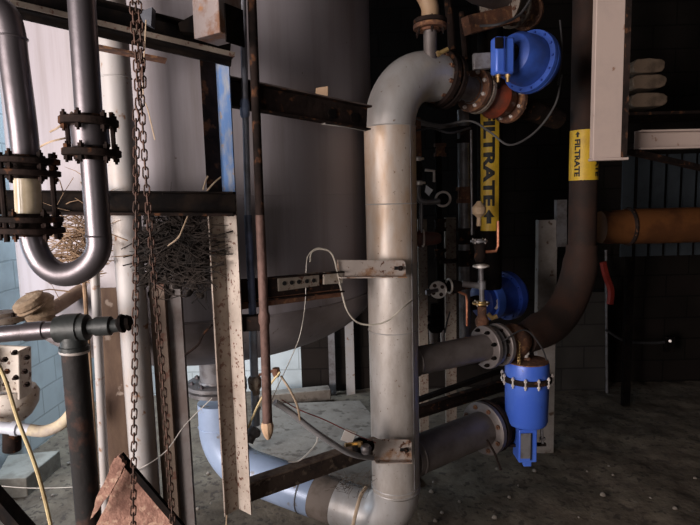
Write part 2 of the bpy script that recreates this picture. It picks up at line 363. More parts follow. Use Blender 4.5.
# positioner box below
w = .042
b = MB(); b.prism([(cx-.055, Yc-.06, cz0-.005), (cx+.035, Yc-.06, cz0-.005), (cx+.035, Yc+.04, cz0-.005), (cx-.055, Yc+.04, cz0-.005)], (0, 0, -.17)); b.build('yoke', BLUE, ca, bevel=.004)
b = MB(); b.prism([(cx-.048, Yc-.063, cz0-.02), (cx+.0, Yc-.063, cz0-.02), (cx+.0, Yc-.067, cz0-.02), (cx-.048, Yc-.067, cz0-.02)], (0, 0, -.13)); b.build('name_plate', GREY, ca)
b = MB(); b.prism([(cx-.0, Yc-.064, cz0-.02), (cx+.006, Yc-.064, cz0-.02), (cx+.006, Yc-.067, cz0-.02), (cx, Yc-.067, cz0-.02)], (0, 0, -.14)); b.build('slot', INK, ca)
b = MB(); b.beam((cx-.002, Yc-.02, cz0-.165), (cx-.002, Yc-.02, cz0-.21), rect(.03, .04), (1, 0, 0)); b.build('stem_end', BLUE, ca, bevel=.004)
for sx in (-1, 1):
    b = MB(); b.cyl((cx+sx*.075, Yc, cz0+.01), (cx+sx*.085, Yc, cz0-.11), .008, 8); b.lathe((cx+sx*.083, Yc, cz0-.085), (0, 0, 1), [(0, .015), (.012, .015)], 6); b.build('tie_rod', GREY if sx > 0 else DRUST, ca)
b = MB(); b.beam((cx-.1, Yc, cz0-.11), (cx+.1, Yc, cz0-.11), rect(.02, .012)); b.build('yoke_bar', DRUST, ca)

# ------------------------------------------------------------------ upper blue actuator lying on its side
A0 = P(508, 58, 2.42); B0 = P(560, 68, 2.62)
B0 = A0 + (B0-A0).normalized()*.27
A0 = P(510, 54, 2.42); d = (P(552, 72, 2.60)-P(512, 56, 2.42)).normalized()
ua = thing('valve_actuator', 'blue bowl-shaped actuator lying sideways at the top behind the main elbow', 'actuator', A0)
r = S(24, 2.5)
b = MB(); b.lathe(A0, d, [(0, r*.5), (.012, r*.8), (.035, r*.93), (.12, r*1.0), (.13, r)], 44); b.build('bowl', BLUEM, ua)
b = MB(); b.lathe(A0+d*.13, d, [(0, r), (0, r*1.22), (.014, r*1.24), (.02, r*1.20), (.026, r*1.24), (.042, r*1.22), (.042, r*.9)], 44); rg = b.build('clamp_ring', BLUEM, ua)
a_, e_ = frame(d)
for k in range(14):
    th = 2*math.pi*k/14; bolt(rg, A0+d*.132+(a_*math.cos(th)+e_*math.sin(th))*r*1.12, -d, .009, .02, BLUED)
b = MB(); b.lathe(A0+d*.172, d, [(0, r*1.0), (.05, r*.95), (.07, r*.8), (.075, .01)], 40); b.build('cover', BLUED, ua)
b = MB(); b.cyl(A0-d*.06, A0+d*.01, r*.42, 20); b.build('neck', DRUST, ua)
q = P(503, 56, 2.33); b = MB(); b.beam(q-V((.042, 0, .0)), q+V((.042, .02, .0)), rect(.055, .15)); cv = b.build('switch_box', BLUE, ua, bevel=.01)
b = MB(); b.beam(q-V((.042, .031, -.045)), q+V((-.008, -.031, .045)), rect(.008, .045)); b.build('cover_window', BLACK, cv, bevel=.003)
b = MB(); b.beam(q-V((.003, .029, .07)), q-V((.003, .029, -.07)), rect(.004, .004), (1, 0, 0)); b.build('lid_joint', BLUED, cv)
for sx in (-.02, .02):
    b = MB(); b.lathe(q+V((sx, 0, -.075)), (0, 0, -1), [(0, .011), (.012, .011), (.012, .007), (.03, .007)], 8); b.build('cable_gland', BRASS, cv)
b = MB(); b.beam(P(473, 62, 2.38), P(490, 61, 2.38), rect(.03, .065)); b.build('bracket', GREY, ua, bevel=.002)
# link bracket to valve
b = MB(); b.cyl(A0-d*.05, EE+vd*.38, .022, 12); b.build('yoke', DRUST, ua)

# ------------------------------------------------------------------ middle dark blue actuator
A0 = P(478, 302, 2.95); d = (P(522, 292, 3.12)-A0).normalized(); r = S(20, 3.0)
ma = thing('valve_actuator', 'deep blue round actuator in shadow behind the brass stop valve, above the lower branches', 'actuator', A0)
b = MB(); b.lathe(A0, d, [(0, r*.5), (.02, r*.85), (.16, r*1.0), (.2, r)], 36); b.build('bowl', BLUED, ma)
b = MB(); b.lathe(A0+d*.05, d, [(0, r*.96), (.0, r*1.01), (.05, r*1.03), (.05, r)], 36); b.build('lit_band', BLUE, ma)  # brighter blue ring, the lit strip of the bowl put into colour
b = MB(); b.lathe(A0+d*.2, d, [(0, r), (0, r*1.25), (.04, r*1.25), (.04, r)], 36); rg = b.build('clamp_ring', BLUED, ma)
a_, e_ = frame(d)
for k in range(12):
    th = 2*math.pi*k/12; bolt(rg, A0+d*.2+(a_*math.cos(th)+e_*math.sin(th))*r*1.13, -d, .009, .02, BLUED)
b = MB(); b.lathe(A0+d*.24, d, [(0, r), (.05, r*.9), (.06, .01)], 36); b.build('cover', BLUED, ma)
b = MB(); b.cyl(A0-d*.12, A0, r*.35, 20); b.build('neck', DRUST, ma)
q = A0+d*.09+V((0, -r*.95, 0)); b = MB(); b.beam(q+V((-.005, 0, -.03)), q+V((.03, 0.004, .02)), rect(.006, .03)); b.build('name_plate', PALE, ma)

# ------------------------------------------------------------------ branch pipes
def branch(y0, y1, x1, r, m, label, Y0=2.33):
    z = P(417, y0, Y0).z
    # find distance where the pipe at this height meets photo row y1
    lo, hi = 2.3, 5
    for _ in range(40):
        md = (lo+hi)/2
        if P(x1, y1, md).z > z: lo = md
        else: hi = md
    B = P(x1, y1, lo); A = V((BX, BY, z)) + (B-V((BX, BY, z))).normalized()*.085
    t = thing('branch_pipe', label, 'pipe', A)
    b = MB(); b.tube([A, B], r, 32); b.build('pipe_body', m, t)
    b = MB(); dd = (B-A).normalized(); b.torus(A+dd*.03, dd, r, .005, 32, 6); b.build('weld_bead', m, t)
    return t, A, B, dd
t1, A1, B1, d1 = branch(363, 347, 486, .064, GPIPE, 'upper slimmer grey branch pipe running right from the fat riser')
flange(t1, B1-d1*.0, d1, .105, .024, GPIPE, 8, bm=BLACK, L=.08)
t2, A2, B2, d2 = branch(460, 428, 484, .088, GPIPE, 'lower fatter grey branch pipe running right from the fat riser')
flange(t2, B2, d2, .135, .028, GPIPE, 8, bm=RUST, L=.06)
# valve after upper branch
vb = thing('butterfly_valve', 'rusty dark valve between bolted flanges above the blue canister', 'valve', B1+d1*.03)
flange(vb, B1+d1*.035, d1, .095, .022, GREY, 0)
flange(vb, B1+d1*.085, d1, .105, .024, GPIPE, 8, bm=DRUST, L=.05)
b = MB(); b.lathe(B1+d1*.1, d1, [(0, .06), (.02, .085), (.08, .092), (.12, .08), (.15, .06)], 28); b.build('valve_body', RUST, vb)
q = V((cx-.005, Yc, cz1+.04))
vc = B1+d1*.17
b = MB(); b.cyl(q, V((q.x, q.y, vc.z-.05)), .018, 12); b.build('stem', BRASS, vb)
b = MB(); b.cyl(V((q.x, q.y, vc.z-.055)), vc, .022, 12); b.build('stem_housing', DRUST, vb)
# lower branch continuation
vl = thing('check_valve', 'dark flanged valve at the end of the lower fat branch', 'valve', B2+d2*.05)
flange(vl, B2+d2*.04, d2, .135, .028, DRUST, 0)
b = MB(); b.lathe(B2+d2*.06, d2, [(0, .09), (.05, .12), (.12, .12), (.18, .09)], 28); b.build('valve_body', DRUST, vl)
b = MB(); b.cyl(B2+d2*.2, B2+d2*.38, .08, 24); b.build('tail_pipe', DRUST, vl)
# brown pipe curving up with yellow label
FX, FY = P(584, 155, 3.05).x, 3.05
A3 = B1+d1*.25
zc = A3.z+.02
h3 = V((FX-A3.x, FY-A3.y, 0)).normalized()
fp = thing('filtrate_pipe', 'dark brown pipe curving up with a yellow label band beside the cream column', 'pipe', (FX, FY, zc-.1))
pts = [A3] + arc(V((FX, FY, zc))-h3*.42, V((FX, FY, zc)), V((FX, FY, zc+.42)), 14)
b = MB(); b.tube(pts, [.075, .095]+[.095]*12+[.085]*3, 32); b.build('lower_bend', BROWN, fp)
b = MB(); b.cyl((FX, FY, zc+.42), (FX, FY, ZC), .075, 32); b.build('riser', BROWN, fp)
def textmesh(txt, size):
    cu = bpy.data.curves.new('lettering', 'FONT'); cu.body = txt; cu.size = size; cu.align_x = 'LEFT'; cu.resolution_u = 3
    cu.offset = size*.045
    o = bpy.data.objects.new('lettering', cu); C.objects.link(o); bpy.context.view_layer.update()
    me = bpy.data.meshes.new_from_object(o.evaluated_get(bpy.context.evaluated_depsgraph_get()))
    import bmesh
    bm = bmesh.new(); bm.from_mesh(me)
    for k in range(1, 12):
        bmesh.ops.bisect_plane(bm, geom=bm.verts[:]+bm.edges[:]+bm.faces[:], plane_co=(0, -.1+k*.09*size, 0), plane_no=(0, 1, 0))
    bm.to_mesh(me); bm.free()
    vs = [v.co.copy() for v in me.vertices]; fs = [tuple(p.vertices) for p in me.polygons]
    bpy.data.objects.remove(o); bpy.data.meshes.remove(me)
    return vs, fs
def vlabel(parent, cxx, cyy, R, ztop, zbot, txt, hgt, a_mid, name='lettering', a_end=None):
    # text running downwards, letter tops to the right, wrapped on a cylinder
    vs, fs = textmesh(txt, 1.0)
    x0 = min(v.x for v in vs); x1 = max(v.x for v in vs); y0 = min(v.y for v in vs); y1 = max(v.y for v in vs)
    b = MB()
    for v in vs:
        z = ztop - (v.x-x0)/(x1-x0)*(ztop-zbot); s_ = ((v.y-y0)/(y1-y0)-.5)*hgt
        th = a_mid + s_/R
        b.v.append(V((cxx+R*math.cos(th), cyy+R*math.sin(th), z)))
    b.f = fs; me = b.build(name, INK, parent)
    return me
def arrow(parent, cxx, cyy, R, ztop, zbot, w, a_mid):
    sh = [(0, 1), (.5, .45), (.2, .45), (.2, 0), (-.2, 0), (-.2, .45), (-.5, .45)]
    b = MB(); H_ = ztop-zbot; n = 8
    def add(x, y):
        th = a_mid + x*w/R; b.v.append(V((cxx+R*math.cos(th), cyy+R*math.sin(th), zbot+y*H_)))
    for hw0, hw1, y0, y1 in ((.2, .2, 0, .45), (.5, .0, .45, 1)):
        i = len(b.v)
        for k in range(n+1): add(-hw0+2*hw0*k/n, y0)
        for k in range(n+1): add(-hw1+2*hw1*k/n, y1)
        for k in range(n): b.f.append((i+k, i+k+1, i+n+2+k, i+n+1+k))
    return b.build('arrow', INK, parent)
def pipeface(cxx, cyy): return math.atan2(-cyy, -cxx)       # angle on the pipe that looks at the viewer
z1, z0 = P(584, 129, FY-.08).z, P(584, 180, FY-.08).z
b = MB(); b.lathe((FX, FY, z0), (0, 0, 1), [(0, .0755), (0, .077), (z1-z0, .077), (z1-z0, .0755)], 40); b.build('label_band', YEL, fp)
am = pipeface(FX, FY)
vlabel(fp, FX, FY, .0785, z1-.05, z0+.02, 'FILTRATE', .032, am-.45)
arrow(fp, FX, FY, .0785, z1-.008, z1-.04, .028, am-.45)
vlabel(fp, FX, FY, .0785, z1-.05, z0+.02, 'FILTRATE', .032, am+1.05)

# second sign on a dark pipe
SY = 2.95; s0 = P(491, 232, SY-.07); SX = s0.x+.01
sp_ = thing('labelled_pipe', 'thin-lit black vertical pipe with a long yellow label and arrow', 'pipe', (SX, SY, 1.2))
b = MB(); b.cyl((SX, SY, 1.25), (SX, SY, ZC), .066, 28); b.build('pipe_body', BLACK, sp_)
z1, z0 = P(491, 95, SY-.07).z, P(491, 231, SY-.07).z
b = MB(); am = pipeface(SX, SY); nn = 14
for k in range(nn+1):
    th = am-.78+1.56*k/nn
    for z in (z0, z1): b.v.append(V((SX+.0675*math.cos(th), SY+.0675*math.sin(th), z)))
for k in range(nn): b.f.append((2*k, 2*k+2, 2*k+3, 2*k+1))
b.build('label_band', YEL, sp_)
vlabel(sp_, SX, SY, .069, P(491, 112, SY).z, P(491, 206, SY).z, 'FILTRATE', .062, am-.05)
arrow(sp_, SX, SY, .069, P(491, 209, SY).z, P(491, 223, SY).z, .062, am-.05)

# ------------------------------------------------------------------ right side structure
Yp = 3.55; p0 = P(547, 300, Yp)
b = MB(); b.beam((p0.x, Yp, -.02), (p0.x, Yp, P(547, 220, Yp).z), chan(S(19, Yp), .06, .008), (1, 0, 0))
tag(b.build('steel_post', mat('grey_post_paint', (.30, .27, .25), (.2, .17, .15), 4, .7, 0, .3, c3=(.1, .06, .04), s3=20), bevel=.002), 'tall grey channel post standing on the floor behind the blue canister', 'post')
b = MB(); q = P(557, 200, 3.535); q2 = P(557, 247, 3.535); b.beam(q2, q, flip(ang(.065, .05, .006)), (0, 1, 0)); tag(b.build('angle_bracket', GREY), 'short grey angle bracket above the tall channel post', 'bracket')
Yb = 2.3; q = P(607, 158, Yb); w = S(28, Yb)
cb = thing('hanging_column', 'wide cream boxed column coming down from the ceiling at the right', 'column', (q.x, Yb, q.z))
b = MB(); b.beam((q.x, Yb, q.z), (q.x, Yb, ZC), chan(w, .035, .008), (1, 0, 0)); 
b.build('channel', CREAMB, cb, bevel=.003)
b = MB(); b.beam((q.x-w/2, Yb+.02, q.z-.004), (q.x+w/2+.03, Yb+.02, q.z-.004), rect(.05, .012)); b.build('end_plate', CREAMB, cb, bevel=.002)
b = MB(); b.beam((q.x+w/2+.012, Yb+.03, q.z), (q.x+w/2+.012, Yb+.03, ZC), rect(.02, .07), (0, 1, 0)); b.build('side_strip', DRUST, cb)
cr_ = MB(); qa = P(634, 141, 2.5); qb = P(760, 138, 2.6); cr_.beam(qa, qb, chan(.085, .05, .008)); tag(cr_.build('cross_channel', CREAMB), 'dim cream channel running off to the right below the hanging column', 'beam')
b = MB(); b.beam(P(632, 152, 2.45), P(735, 176, 2.9), rect(.05, .02)); tag(b.build('flat_bar', DRUST), 'dark flat bar sloping off below the cream cross channel', 'bar')
Yo = 3.35; oz = P(650, 226, Yo).z
op = thing('process_pipe', 'shiny amber brown pipe running out of the frame at the right', 'pipe', (P(640, 226, Yo).x, Yo, oz-.1))
b = MB(); b.tube([(P(600, 226, Yo).x, Yo, oz), (P(632, 226, Yo).x, Yo, oz), (XR-.01, Yo, oz)], [.10, .11, .11], 36); b.build('pipe_body', ORNG, op)
b = MB(); b.torus((P(628, 226, Yo).x, Yo, oz), (1, 0, 0), .108, .012, 36, 8); b.build('joint_ring', DRUST, op)
# insulation bundles at the back right
for k, (yy, lab) in enumerate(((66, 'topmost grimy bundle stacked in the dark at the top right'), (82, 'middle grimy bundle stacked in the dark at the top right'), (100, 'bottom grimy bundle stacked in the dark at the top right'))):
    c = P(648, yy, 3.7); b = MB(); n = 24; ww = .13+.01*k
    for j in range(2):
        pass
    prof = []
    for i in range(n):
        th = 2*math.pi*i/n; prof.append(((abs(math.cos(th))**.5)*(1 if math.cos(th) > 0 else -1)*ww*.5*2*.8+.006*random.uniform(-1, 1), (abs(math.sin(th))**.6)*(1 if math.sin(th) > 0 else -1)*.045+.004*random.uniform(-1, 1)))
    b.beam(c-V((0, .02, 0)), c+V((0, .35, 0)), prof)
    tag(b.build('insulation_bundle', PAD, bevel=.01), lab, 'bundle', 'bundles on the shelf at the top right')
b = MB(); c = P(640, 111, 3.68); b.beam(c+V((-.08, .17, -.02)), c+V((1.2, .17, -.02)), rect(.4, .02)); tag(b.build('shelf_plate', DRUST), 'dark steel shelf plate under the grimy bundles', 'shelf')
#b = MB(); b.beam(P(672, 112, 3.9), P(720, 118, 3.9), rect(.05, .1)); tag(b.build('timber_offcut', PAD), 'dim tan offcut to the right of the grimy bundles', 'timber')
# back wall pier and services
wallbox('trim_1', P(556, 300, 4.75).x, P(606, 300, 4.75).x, 4.72, 4.9, -.05, P(580, 292, 4.75).z, PIER)
b = MB(); b.cyl(P(606, 250, 4.66), P(607, 400, 4.66), .012, 8); tag(b.build('conduit', GREY), 'thin grey conduit running down the dark back wall', 'conduit')
wire('hose', [P(603, 262, 4.5), P(606, 275, 4.5), P(611, 290, 4.5), P(610, 304, 4.5)], .03, REDH, 'short red hose hanging in the dark on the right', 'hose')
wire('cable', [P(606, 330, 4.6), P(625, 341, 4.6), P(650, 343, 4.6), P(668, 342, 4.6)], .012, DWIRE, 'black cable drooping across the dark back wall', 'cable')
b = MB(); c = P(669, 344, 4.6); b.beam(c-V((.04, 0, 0)), c+V((.04, 0, 0)), rect(.05, .14)); sw = b.build('switch_box', BLACK, bevel=.005); tag(sw, 'small black switch box with a pale button on the back wall', 'switch')
b = MB(); b.cyl(P(670, 341, 4.575), P(670, 341, 4.55), .012, 12); b.build('button', PALE, sw)
b = MB()
for k in range(6):
    x = P(628, 180, 4.3).x+.12*k; b.beam((x, 4.3, 1.25), (x, 4.3, 2.05), rect(.09, .02), (0, 1, 0))
tag(b.build('slatted_panel', mat('blue_grey_slats', (.035, .045, .055), None, 4, .8)), 'blue grey slatted panel in the dark above the amber pipe', 'panel')
b = MB(); x = P(634, 180, 4.3).x; b.beam((x, 4.32, 0), (x, 4.32, 2.1), rect(.06, .04), (0, 1, 0)); tag(b.build('panel_post', BLACK), 'thin black post carrying the blue grey slatted panel', 'post')
# upright posts behind the riser
for (px, y0, Y, wd, m, lab) in ((424, 402, 3.55, .06, FLAKED, 'dim pale post behind the branch pipes, next to the riser'), (451, 402, 3.7, .075, FLAKED, 'pale flat post behind the flanged grey branches'), (350, 360, 4.80, .08, WPIPE, 'pale post at the back wall just left of the riser'), (332, 360, 4.82, .06, GREY, 'thin grey post left of the pale one at the back wall')):
    q = P(px, y0, Y); b = MB(); b.beam((q.x, Y, -.02), (q.x, Y, 1.62), rect(wd, .04), (0, 1, 0)); tag(b.build('support_post', m, bevel=.002), lab, 'post')
b = MB(); b.beam(P(412, 412, 3.1), P(520, 378, 3.5), chan(.07, .04, .006)); tag(b.build('cross_bar', DRUST), 'dark rusty bar slanting between the two branch pipes', 'bar')
b = MB(); b.beam(P(412, 402, 3.4), P(500, 371, 3.7), rect(.03, .03)); tag(b.build('cross_bar', BLACK), 'thin black bar behind the rusty slanting bar', 'bar')

# ------------------------------------------------------------------ top centre: small nozzle pipe and clutter
Yn = 2.36; q = P(431, 50, Yn)
npipe = thing('vent_pipe', 'small pipe with a rusty flange standing on top of the main elbow', 'pipe', q)
b = MB(); b.cyl(P(430.5, 60, Yn), P(430, 24, Yn), S(6.5, Yn), 20); b.build('stub', GPIPE, npipe)
flange(npipe, P(430, 27, Yn), (0, 0, 1), S(16, Yn), .018, RUST, 6, bm=DRUST, L=.07)
flange(npipe, P(430, 22, Yn), (0, 0, 1), S(16, Yn), .018, DRUST, 0)
b = MB(); b.tube([P(430, 20, Yn), P(430, 8, Yn), P(425, -4, Yn), P(414, -20, Yn)], S(8.5, Yn), 18, smooth=5); b.build('bend', mat('tan_primer', (.38, .25, .15), (.25, .15, .09), 8, .6), npipe)
b = MB(); b.cyl(P(438, 54, 2.28), P(448, 49, 2.28), .009, 10); b.lathe(P(437, 54.5, 2.28), P(448, 49, 2.28)-P(437, 54.5, 2.28), [(0, .013), (.01, .013)], 6); b.build('drain_cock', BRASS, npipe)
t = thing('overhead_pipe', 'grey pipe crossing overhead at the top of the picture', 'pipe', P(480, -5, 2.5))
b = MB(); b.tube([P(440, -34, 2.3), P(478, -10, 2.55), P(520, 4, 2.9)], .06, 24); b.build('pipe_body', GPIPE, t)
for f_, c in enumerate((P(500, 3, 2.75), P(512, 8, 2.88), P(526, 12, 3.0))):
    flange(t, c, (P(520, 8, 2.9)-P(478, -4, 2.55)), .105-.006*f_, .02, FLAKED if f_ < 2 else RUST, 6, bm=RUST)
b = MB(); b.beam(P(466, 26, 2.6), P(515, 14, 2.75), rect(.05, .08)); tag(b.build('rusty_bar', RUST, bevel=.002), 'short rusty flat beam under the overhead grey pipe', 'beam')
for (pp, lab, rr) in (([(448, 0), (451, 30), (452, 50)], 'thin rusty rod rising behind the main elbow', .02), ([(462, 12), (464, 40), (466, 60)], 'second thin rusty rod behind the elbow flange', .016)):
    b = MB(); b.tube([P(x, y, 2.75) for x, y in pp], rr, 10); tag(b.build('rusty_rod', DRUST), lab, 'rod')
wire('cable', [P(413, 118, 2.6), P(440, 125, 2.6), P(470, 121, 2.6), P(490, 132, 2.6), P(510, 145, 2.6), P(535, 132, 2.65), P(555, 105, 2.7), P(562, 75, 2.75)], .005, mat('dull_cable', (.11, .105, .105), None, 20, .5, 0, 0), 'grey cable looping under the sideways blue actuator', 'cable')
wire('cable', [P(560, 20, 2.7), P(562, 50, 2.72), P(558, 85, 2.72)], .004, DWIRE, 'thin dark cable falling right of the sideways blue actuator', 'cable')
wire('cable', [P(412, 132, 2.55), P(430, 128, 2.5), P(450, 133, 2.5), P(470, 128, 2.6)], .005, DWIRE, 'dark cable crossing behind the riser below the elbow', 'cable')
wire('cable', [P(480, 26, 2.5), P(500, 24, 2.45), P(520, 14, 2.5), P(535, -8, 2.5)], .006, DWIRE, 'dark cable curling above the sideways blue actuator', 'cable')
b = MB(); b.tube([P(415, 122, 2.75), P(440, 127, 2.8), P(470, 122, 3.0)], .012, 8); tag(b.build('small_pipe', GREY), 'slim grey pipe crossing below the elbow flange', 'pipe')

# ------------------------------------------------------------------ instrument cluster
Yi = 2.62
def Q(x, y, dy=0): return P(x, y, Yi+dy)
iv = thing('gauge_valve', 'small brown valve stack with a gauge ring close behind the riser', 'valve', Q(418, 245))
b = MB(); b.cyl(Q(416, 118), Q(417, 157), .022, 14); b.build('inlet_pipe', RUST, iv)
flange(iv, Q(417, 159), (0, 0, 1), .034, .01, PALE, 0)
b = MB(); b.lathe(Q(417, 180), (0, 0, 1), [(0, .018), (.01, .026), (.05, .03), (.08, .02), (.1, .018)], 16); b.build('valve_body', DRUST, iv)
flange(iv, Q(418, 183), (0, 0, 1), .036, .01, PALE, 0)
b = MB(); b.tube([Q(418, 184), Q(418, 196), Q(421, 201), Q(428, 202), Q(440, 201)], .014, 12, smooth=4); b.build('elbow', GREY, iv)
b = MB(); b.torus(Q(443, 199), (-.2, -1, 0), .034, .006, 24, 8); b.build('gauge_ring', PALE, iv)
b = MB(); b.cyl(Q(443, 199, .03), Q(443, 199, .01), .03, 20); b.build('gauge_case', BLACK, iv)
b = MB(); b.tube([Q(425, 170), Q(434, 171), Q(434, 182)], .007, 8); b.build('handle', PALE, iv)
b = MB(); b.prism([Q(426, 185, -.03), Q(433, 190, -.03), Q(429, 196, -.03), Q(425, 192, -.03)], (0, .004, 0)); b.build('tag_plate', mat('white_tag', (.85, .87, .92), None, 5, .4, 0, 0), iv)
b = MB(); b.cyl(Q(421, 203), Q(421, 232), .010, 10); b.build('drop_tube', GREY, iv)
rv = thing('relief_valve', 'dull red valve with a silver flange tucked beside the riser', 'valve', Q(420, 240))
b = MB(); b.lathe(Q(412, 239), (1, 0, 0), [(0, .035), (.03, .035), (.03, .042), (.04, .042), (.04, .03), (.07, .035), (.12, .03), (.14, .02)], 20); b.build('valve_body', mat('dull_red_brown', (.11, .03, .022), (.07, .03, .022), 12, .7), rv)
b = MB(); b.torus(Q(423, 238), (1, 0, 0), .04, .005, 24, 6); b.build('flange_rim', PALE, rv)
b = MB(); b.cyl(P(463, 110, 2.85), P(465, 345, 2.85), .030, 18); slim = tag(b.build('vertical_pipe', GREY), 'slim grey vertical pipe just left of the long yellow label', 'pipe')
b = MB(); b.cyl(P(471, 130, 2.8), P(472, 235, 2.8), .006, 8); tag(b.build('thin_tube', GREY), 'very thin grey tube between slim pipe and yellow label', 'tube')
b = MB(); b.cyl(P(438, 130, 2.95), P(441, 350, 2.95), .018, 12); dark = tag(b.build('dark_pipe', BLACK), 'black vertical pipe behind the gauge ring', 'pipe')
bv = thing('stop_valve', 'brass-knobbed stop valve stack with a copper lever in front of the yellow label', 'valve', Q(481, 310))
b = MB(); b.lathe(Q(479, 226), (0, 0, 1), [(0, .012), (.04, .010), (.05, .02), (.06, .032), (.09, .034), (.105, .02), (.12, .01)], 18); b.build('knob', mat('tan_knob', (.45, .32, .2), (.3, .2, .12), 14, .6), bv)
flange(bv, Q(479, 241), (0, 0, 1), .042, .01, GREY, 4, bm=PALE)
b = MB(); b.lathe(Q(480, 262), (0, 0, 1), [(0, .02), (.02, .03), (.05, .025), (.09, .03), (.1, .02)], 16); b.build('bonnet', DRUST, bv)
b = MB(); b.tube([Q(484, 252), Q(496, 251), Q(498, 246), Q(498, 221)], .0075, 10); b.build('copper_lever', COPPER, bv, label='copper lever')
flange(bv, Q(481, 266), (0, 0, 1), .04, .009, PALE, 0)
b = MB(); b.cyl(Q(481, 266), Q(482, 302), .013, 12); b.cyl(Q(482, 286), Q(462, 284), .015, 12); b.lathe(Q(482, 281), (0, 0, -1), [(0, .02), (.04, .02)], 12); b.build('tee', GREY, bv)
flange(bv, Q(481, 303), (0, 0, 1), .042, .010, BRASS, 4, bm=PALE)
b = MB(); b.lathe(Q(482, 326), (0, 0, 1), [(0, .03), (.03, .035), (.05, .022), (.1, .022)], 16); b.build('lower_body', RUST, bv)
b = MB(); b.tube([Q(497, 316), Q(492, 318), Q(488, 314)], .012, 8); b.build('brass_plug', BRASS, bv)
db = thing('blanking_disc_valve', 'black valve block with a pale four-hole disc facing the camera, fed by a thin tube', 'valve', Q(437, 330))
dc = Q(438, 290, -.06); dd_ = V((-.30, -.95, 0))
b = MB(); b.lathe(dc, -dd_, [(0, .004), (0, .041), (.002, .0425), (.008, .0425), (.01, .041)], 32); dk = b.build('disc', PALE, db)
a_, e_ = frame(dd_)
for k in range(4):
    th = math.pi/4+math.pi/2*k+.15; q = dc+(a_*math.cos(th)+e_*math.sin(th))*.026
    b = MB(); b.cyl(q+dd_.normalized()*.001, q+dd_.normalized()*.0025, .0095, 14); b.build('bolt_hole', mat('hole_shadow_rust', (.06, .03, .02), None, 20, .9), dk)
b = MB(); b.cyl(dc+dd_*.02+V((-.045, 0, -.006)), dc+dd_*.005, .009, 10); b.lathe(dc+dd_*.02+V((-.055, 0, -.007)), V((1, .2, 0)), [(0, .013), (.012, .013), (.012, .016), (.02, .016)], 8); b.build('hose_barb', STEEL, db)
b = MB(); b.lathe(dc-dd_*.01, -dd_, [(0, .03), (.03, .03), (.03, .04), (.05, .04), (.05, .028), (.16, .028)], 20); b.build('nozzle', BLACK, db)
b = MB(); b.lathe(Q(436, 332), (0, 0, 1), [(0, .028), (.02, .042), (.035, .042), (.035, .03), (.06, .03), (.06, .042), (.08, .042), (.08, .03), (.14, .026)], 22); b.build('block', BLACK, db)
for dx in (0, 11):
    b = MB(); b.cyl(Q(431+dx, 330), Q(432+dx, 358), .009, 10); b.build('leg_rod', PALE, db)
b = MB(); b.torus(Q(449, 286), (1, .3, 0), .034, .005, 20, 6); b.build('gasket_ring', PALE, db)
b = MB(); b.lathe(Q(449, 287), (1, .3, 0), [(0, .03), (.02, .035), (.05, .03), (.07, .02), (.12, .016)], 18); b.build('ball_valve', DRUST, db)
b = MB(); b.tube([Q(455, 283), Q(457, 291), Q(466, 295), Q(467, 300), Q(467, 326)], .0065, 8); b.build('lever', COPPER, db, label='bent copper coloured lever')
wire('sensing_cable', [Q(450, 312), Q(447, 322), Q(445, 333)], .004, DWIRE, 'short dark cable below the copper lever', 'cable')
# couplings on the vertical pipes behind
for par, xx, Yq, ys, rr in ((slim, 464, 2.85, (135, 195, 236, 258), .042), (dark, 440, 2.95, (150, 225, 255), .034)):
    for y_ in ys:
        c = P(xx, y_, Yq); b = MB(); b.lathe(c-V((0, 0, rr)), (0, 0, 1), [(0, rr*.7), (0, rr), (rr*.5, rr), (rr*.5, rr*.8), (rr*1.5, rr*.8), (rr*1.5, rr), (rr*2, rr), (rr*2, rr*.7)], 12); b.build('coupling', RUST if y_ in (195, 150) else DRUST, par)
b = MB(); b.tube([P(440, 262, 2.9), P(470, 258, 2.9), P(476, 240, 2.95), P(478, 205, 2.95)], .012, 8, smooth=4); tag(b.build('dark_tube', DRUST), 'dark bent tube behind the stop valve', 'tube')
wire('cable', [P(496, 352, 2.5), P(505, 340, 2.5), P(525, 330, 2.55), P(540, 345, 2.58), P(547, 362, 2.6), P(548, 378, 2.58)], .004, DWIRE, 'dark air line curving into the bright blue canister', 'cable')
b = MB()
for k in range(14):
    b.link(P(518+.9*(k % 2), 342+1.6*k, 2.55), V((0, 0, 1)), V((1, 0, 0)) if k % 2 else V((0, 1, 0)), .016, .010, .002)
tag(b.build('small_chain', BRASS), 'short brass-coloured chain above the bright blue canister', 'chain')
wire('wire_hook', [P(487, 440, 2.5), P(494, 452, 2.5), P(498, 462, 2.5), P(501, 470, 2.5)], .006, DRUST, 'bent rusty wire hanging off the lower branch flange', 'wire')

# ------------------------------------------------------------------ the rusty frame at left
# post: angle iron opening towards the viewer
Ya, Yb_ = 1.74, 1.775
def xat(px, py, Y): return P(px, py, Y).x
post = thing('frame_post', 'tall flaking angle iron post, blue painted above and cream below, left of the rod', 'post', P(232, 512, 1.75))
cxp = xat(226, 262, 1.775); lxp = xat(211, 262, 1.735); rxp = xat(238.5, 262, 1.735)
ztp = P(215, 40, 1.75).z; zmid = P(225, 200, 1.75).z; zbt = P(236, 509, 1.775).z
def vee(mb, z0, z1, side):
    t = .006
    if side < 0: pts = [(cxp, 1.775), (lxp, 1.735), (lxp-.002, 1.741), (cxp, 1.783)]
    else: pts = [(cxp, 1.775), (cxp, 1.783), (rxp+.002, 1.741), (rxp, 1.735)]
    mb.prism([(x, y, z0) for x, y in pts], (0, 0, z1-z0))
b = MB(); vee(b, zmid, ztp, -1); b.build('upper_left_leg', DRUST, post)
b = MB(); vee(b, zmid, ztp, 1); b.build('upper_right_leg', BLUEP, post, label='worn blue painted upper face')
b = MB(); vee(b, zbt, zmid, -1); b.build('lower_left_leg', FLAKED, post)
